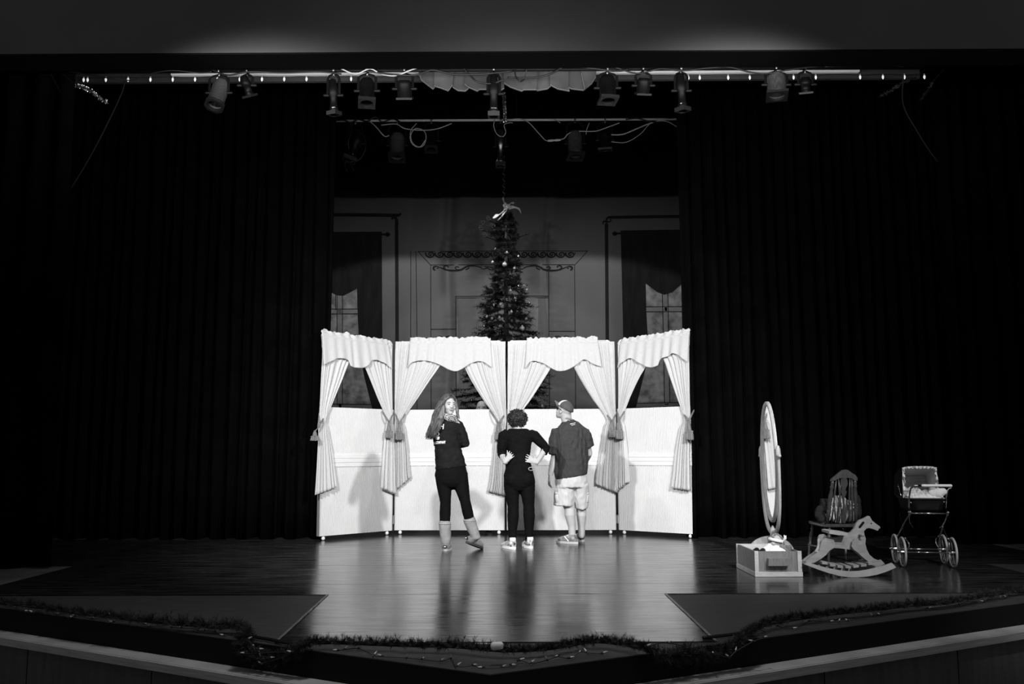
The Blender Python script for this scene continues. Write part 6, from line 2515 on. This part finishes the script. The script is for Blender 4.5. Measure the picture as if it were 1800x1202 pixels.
# string of bulbs along the batten
sl = thing('string_lights', at(800, 134, YE1 + .2), 'long string of small clear bulbs along the batten under the header', 'string lights')
YL = YBt - .016
b = MB()
b.tube([at(x, 133.5 - (x - 880) * .0035 + .8 * math.sin(x * .08), YL) for x in range(140, 1615, 8)], .0035, 5)
b.build('wire', BLACKRUBBER, sl)
for x in [147, 154] + [186 + 39.2 * i for i in range(12)] + [1188, 1210, 1230, 1280, 1318, 1356, 1395, 1434, 1512, 1552, 1590, 1625]:
    y = 137.5 - (x - 880) * .0035
    c = at(x, y, YL)
    b = MB()
    b.limb([c + V((0, 0, .010)), c, c + V((0, 0, -.013)), c + V((0, 0, -.024))], [.009, .012, .010, .003], 8)
    bu = b.build('bulb', LITBULB, sl, smooth=True)
    b = MB()
    b.cyl(c + V((0, 0, .012)), c + V((0, 0, .030)), .008, 6)
    b.build('socket', mat('pale socket', .4, .6), bu)
# tinsel strands at the two ends of the rig
TINS = [
    ([(133, 150), (146, 153.5), (152, 156), (162, 161), (168, 167), (178, 174), (187, 179)], 8.8, 'glittering tinsel strand slanting down at the left end of the rig'),
    ([(113, 176), (119, 181), (124, 184)], 8.8, 'short faint tinsel strand lowest at the left end of the rig'),
    ([(1627, 107), (1618, 114), (1610, 117)], 8.8, 'short tinsel strand highest at the right end of the rig'),
    ([(1607, 137), (1597, 141), (1588, 145), (1578, 151), (1573, 155), (1560, 163), (1548, 168)], 8.8, 'glittering tinsel strand slanting down at the right end of the rig'),
    ([(1638, 145), (1636, 151), (1627, 164), (1618, 176)], 8.8, 'faint tinsel strand lowest at the right end of the rig'),
]
rnd = random.Random(17)
for pix, Y, lab in TINS:
    q = [at(x, y, Y) for x, y in pix]
    root = thing('tinsel_strand', q[len(q) // 2], lab, 'tinsel', 'tinsel strands at the ends of the rig')
    pts = [V(p) for p in catmull(q, len(q) * 9)]
    b = MB()
    b.tube(pts, .004, 5)
    b.tube([V((q[0].x, YE1, z1)), q[0]], .002, 4)
    b.build('cord', BLACKRUBBER, root)
    b = MB()
    for p in pts:
        for _ in range(5):
            d = V((rnd.gauss(0, 1), rnd.gauss(0, 1), rnd.gauss(0, 1))).normalized()
            s_ = d.orthogonal().normalized() * .004
            e_ = p + d * .024
            b.add([p - s_, p + s_, e_ + s_, e_ - s_], [(0, 1, 2, 3)])
    b.build('tinsel_foil', TIN, root)['kind'] = 'stuff'
# slack ropes beside the legs
for pix, Y, lab in (([(216, 158), (180, 235), (150, 290), (124, 332)], 8.8, 'thin dark rope slanting down to the left leg curtain'),
                    ([(1588, 184), (1612, 230), (1632, 262), (1648, 284)], 8.8, 'thin dark rope slanting down to the right leg curtain')):
    b = MB()
    b.tube([V(p) for p in catmull([at(pix[0][0], 131, YE1)] + [at(x, y, Y) for x, y in pix], 24)], .006, 6)
    o = b.build('rope', mat('dark rope', .006, .95), None, smooth=True)
    tag(o, lab, 'rope')
# ================================================================== evergreen garlands along the lip
GARN = mat('garland needles', .028, .6, spec=.3, var=.7, scale=9)
rg = random.Random(77)


def front(px, py, out=.05):
    side = px < 862
    nn = nL if side else nR
    p = onplane(px, py, lipA + nn * (.015 + out), nn)
    return p


def gpath(spec):
    pts = []
    for x, y, m in spec:
        pts.append(fl(x, y, .035) if m == 'f' else front(x, y))
    return pts


GSPEC = [
    ('left garland of dark artificial pine along the stage lip, its end drooping over the rail', [(-60, 1050, 'f'), (0, 1060, 'f'), (60, 1066, 'f'), (130, 1077, 'f'), (210, 1086, 'f'), (290, 1095, 'f'), (370, 1101, 'f'), (420, 1104, 'f'), (432, 1118, 'f'), (428, 1132, 'r'), (438, 1148, 'r'), (465, 1160, 'r')]),
    ('middle garland of dark artificial pine across the centre of the stage lip', [(470, 1160, 'r'), (505, 1150, 'r'), (530, 1138, 'r'), (560, 1129, 'f'), (640, 1131, 'f'), (720, 1134, 'f'), (800, 1136, 'f'), (880, 1143, 'f'), (950, 1141, 'f'), (1000, 1134, 'f'), (1040, 1127, 'f'), (1090, 1131, 'f'), (1130, 1140, 'f'), (1160, 1151, 'r'), (1195, 1153, 'r')]),
    ('right garland of dark artificial pine along the stage lip, its end drooping over the rail', [(1185, 1152, 'r'), (1230, 1150, 'r'), (1275, 1143, 'r'), (1300, 1128, 'r'), (1318, 1112, 'f'), (1345, 1098, 'f'), (1400, 1088, 'f'), (1470, 1078, 'f'), (1540, 1071, 'f'), (1600, 1064, 'f'), (1660, 1060, 'f'), (1720, 1050, 'f'), (1800, 1036, 'f'), (1860, 1028, 'f')]),
]
for lab, spec in GSPEC:
    pts = gpath(spec)
    L = sum((pts[i + 1] - pts[i]).length for i in range(len(pts) - 1))
    q = [V(p) for p in catmull(pts, int(L / .022))]
    root = thing('pine_garland', q[len(q) // 2], lab, 'garland', 'pine garlands along the stage lip')
    b = MB()
    b.tube(q[::3], .010, 6)
    b.build('wire_core', DARK, root)
    b = MB()
    for i, p in enumerate(q[:-1]):
        t_ = (q[i + 1] - p).normalized()
        s_ = t_.orthogonal().normalized()
        r_ = t_.cross(s_)
        full = .75 + .5 * noise.noise(V((p.x * 2.2, p.y * 2.2, 1.0)))
        for k_ in range(7):
            a = rg.uniform(0, 2 * math.pi)
            d = (s_ * math.cos(a) + r_ * math.sin(a) + t_ * rg.uniform(-.7, .7)).normalized()
            if p.z > 0 and d.z < -.2:
                d.z = abs(d.z) * .5
            ln = rg.uniform(.035, .075) * full
            tri_needles(b, p, p + d * ln, 24, .030, rg)
    # keep needles above the stage floor
    b.v = [(x, y, max(z, .002) if (V((x, y, 0)) - lipA).dot(nL) < 0 and (V((x, y, 0)) - lipA).dot(nR) < 0 else z) for x, y, z in b.v]
    b.build('needles', GARN, root)['kind'] = 'stuff'

# fairy lights lying by the garlands
WIRE = mat('dark fairy-light wire', .03, .6)
FS = [
    ('fairy lights lying along the left garland', [(12, 1062), (27, 1067), (44, 1073), (57, 1075), (78, 1069), (92, 1070), (100, 1079), (122, 1084), (124, 1075), (131, 1081), (138, 1079), (163, 1086), (194, 1079), (202, 1086), (198, 1092), (215, 1087), (237, 1086), (255, 1096), (262, 1099), (287, 1098), (300, 1100), (304, 1097), (317, 1102), (340, 1103), (350, 1107), (360, 1107), (378, 1108), (393, 1116)], 'f'),
    ('fairy lights trailing off the end of the left garland over the ledge', [(437, 1122), (446, 1135), (456, 1140), (457, 1150), (476, 1155), (458, 1165), (511, 1145), (430, 1147)], 'r'),
    ('fairy lights lying on the point of the stage lip', [(592, 1142), (607, 1139), (632, 1138), (658, 1150), (670, 1152), (715, 1154), (742, 1157), (776, 1160), (793, 1155), (804, 1169), (833, 1168), (847, 1172.5), (884, 1171), (900, 1168), (914, 1159), (934, 1163.5), (961, 1158), (980, 1152), (1002, 1155), (1020, 1144), (1031, 1145), (1060, 1147)], 'f'),
    ('fairy lights lying along the right garland', [(1368, 1099), (1394, 1103.5), (1424, 1090), (1460, 1091.5), (1475, 1091), (1490, 1090), (1533, 1081), (1543, 1078), (1559, 1070), (1600, 1064), (1616, 1065), (1632, 1068), (1684, 1061), (1700, 1056), (1728, 1056), (1740, 1049), (1758, 1050), (1768, 1048), (1776, 1041)], 'f'),
    ('fairy lights woven through the drooping end of the right garland', [(1138, 1134), (1175, 1128), (1253, 1146), (1280, 1153), (1293, 1143), (1323, 1126), (1344, 1119)], 'r'),
]
for lab, bl_, m in FS:
    P_ = [(fl(x, y, .012) if m == 'f' else front(x, y, .11)) for x, y in bl_]
    root = thing('fairy_lights', P_[0], lab, 'fairy lights', 'fairy lights along the stage lip')
    b = MB()
    o_ = sorted(P_, key=lambda p: p.x) if m == 'f' else P_
    b.tube([V(p) - V((0, 0, .006)) for p in catmull(o_, len(o_) * 5)], .0026, 5)
    b.build('wire', WIRE, root)
    for p in P_:
        a = rg.uniform(0, 2 * math.pi)
        d = V((math.cos(a), math.sin(a) * .6, rg.uniform(.0, .7))).normalized()
        b = MB()
        b.limb([p, p + d * .012, p + d * .024], [.0045, .0042, .0012], 7)
        bu = b.build('bulb', GLASSBULB, root, smooth=True)
        b = MB()
        b.limb([p - d * .014, p], [.0045, .005], 6)
        b.build('socket', WIRE, bu)
# cables along the lip
for pix, lab in (([(440, 1118), (470, 1123), (500, 1129), (528, 1133)], 'black cable lying along the lip left of the glossy strip'),
                 ([(1236, 1121), (1270, 1117), (1300, 1113), (1318, 1109)], 'black cable lying along the lip right of the glossy strip')):
    b = MB()
    b.tube([V(p) for p in catmull([fl(x, y, .011) for x, y in pix], 20)], .010, 7)
    o = b.build('cable', BLACKRUBBER, None, smooth=True)
    tag(o, lab, 'cable')
# small white things at the front centre
b = MB()
c = fl(873.5, 1135.5, .09)
b.limb([c - V((.018, 0, 0)), c + V((.018, .004, .002))], [(.022, .016), (.020, .017)], 12, side=(0, 0, 1))
b.box((c.x + .010, c.y - .012, c.z - .014), (c.x + .032, c.y + .014, c.z + .016), .003)
o = link(voxel(b, .004, 2), 'plastic_block', BRIGHTWHITE, None, True)
tag(o, 'small bright white plastic block nestled in the middle garland', 'plastic block')
b = MB()
ya = fl(850, 1131.5)
for k_ in range(4):
    x0 = fl(835 + k_ * 8, 1131.5).x
    b.box((x0, ya.y - .012, .0005), (x0 + .020, ya.y + .012 - .003 * k_, .004), .001)
o = b.build('torn_tape', mat('torn white tape', .7, .6, var=.3, scale=60))
tag(o, 'torn strip of white tape on the floor left of the white plastic block', 'tape')
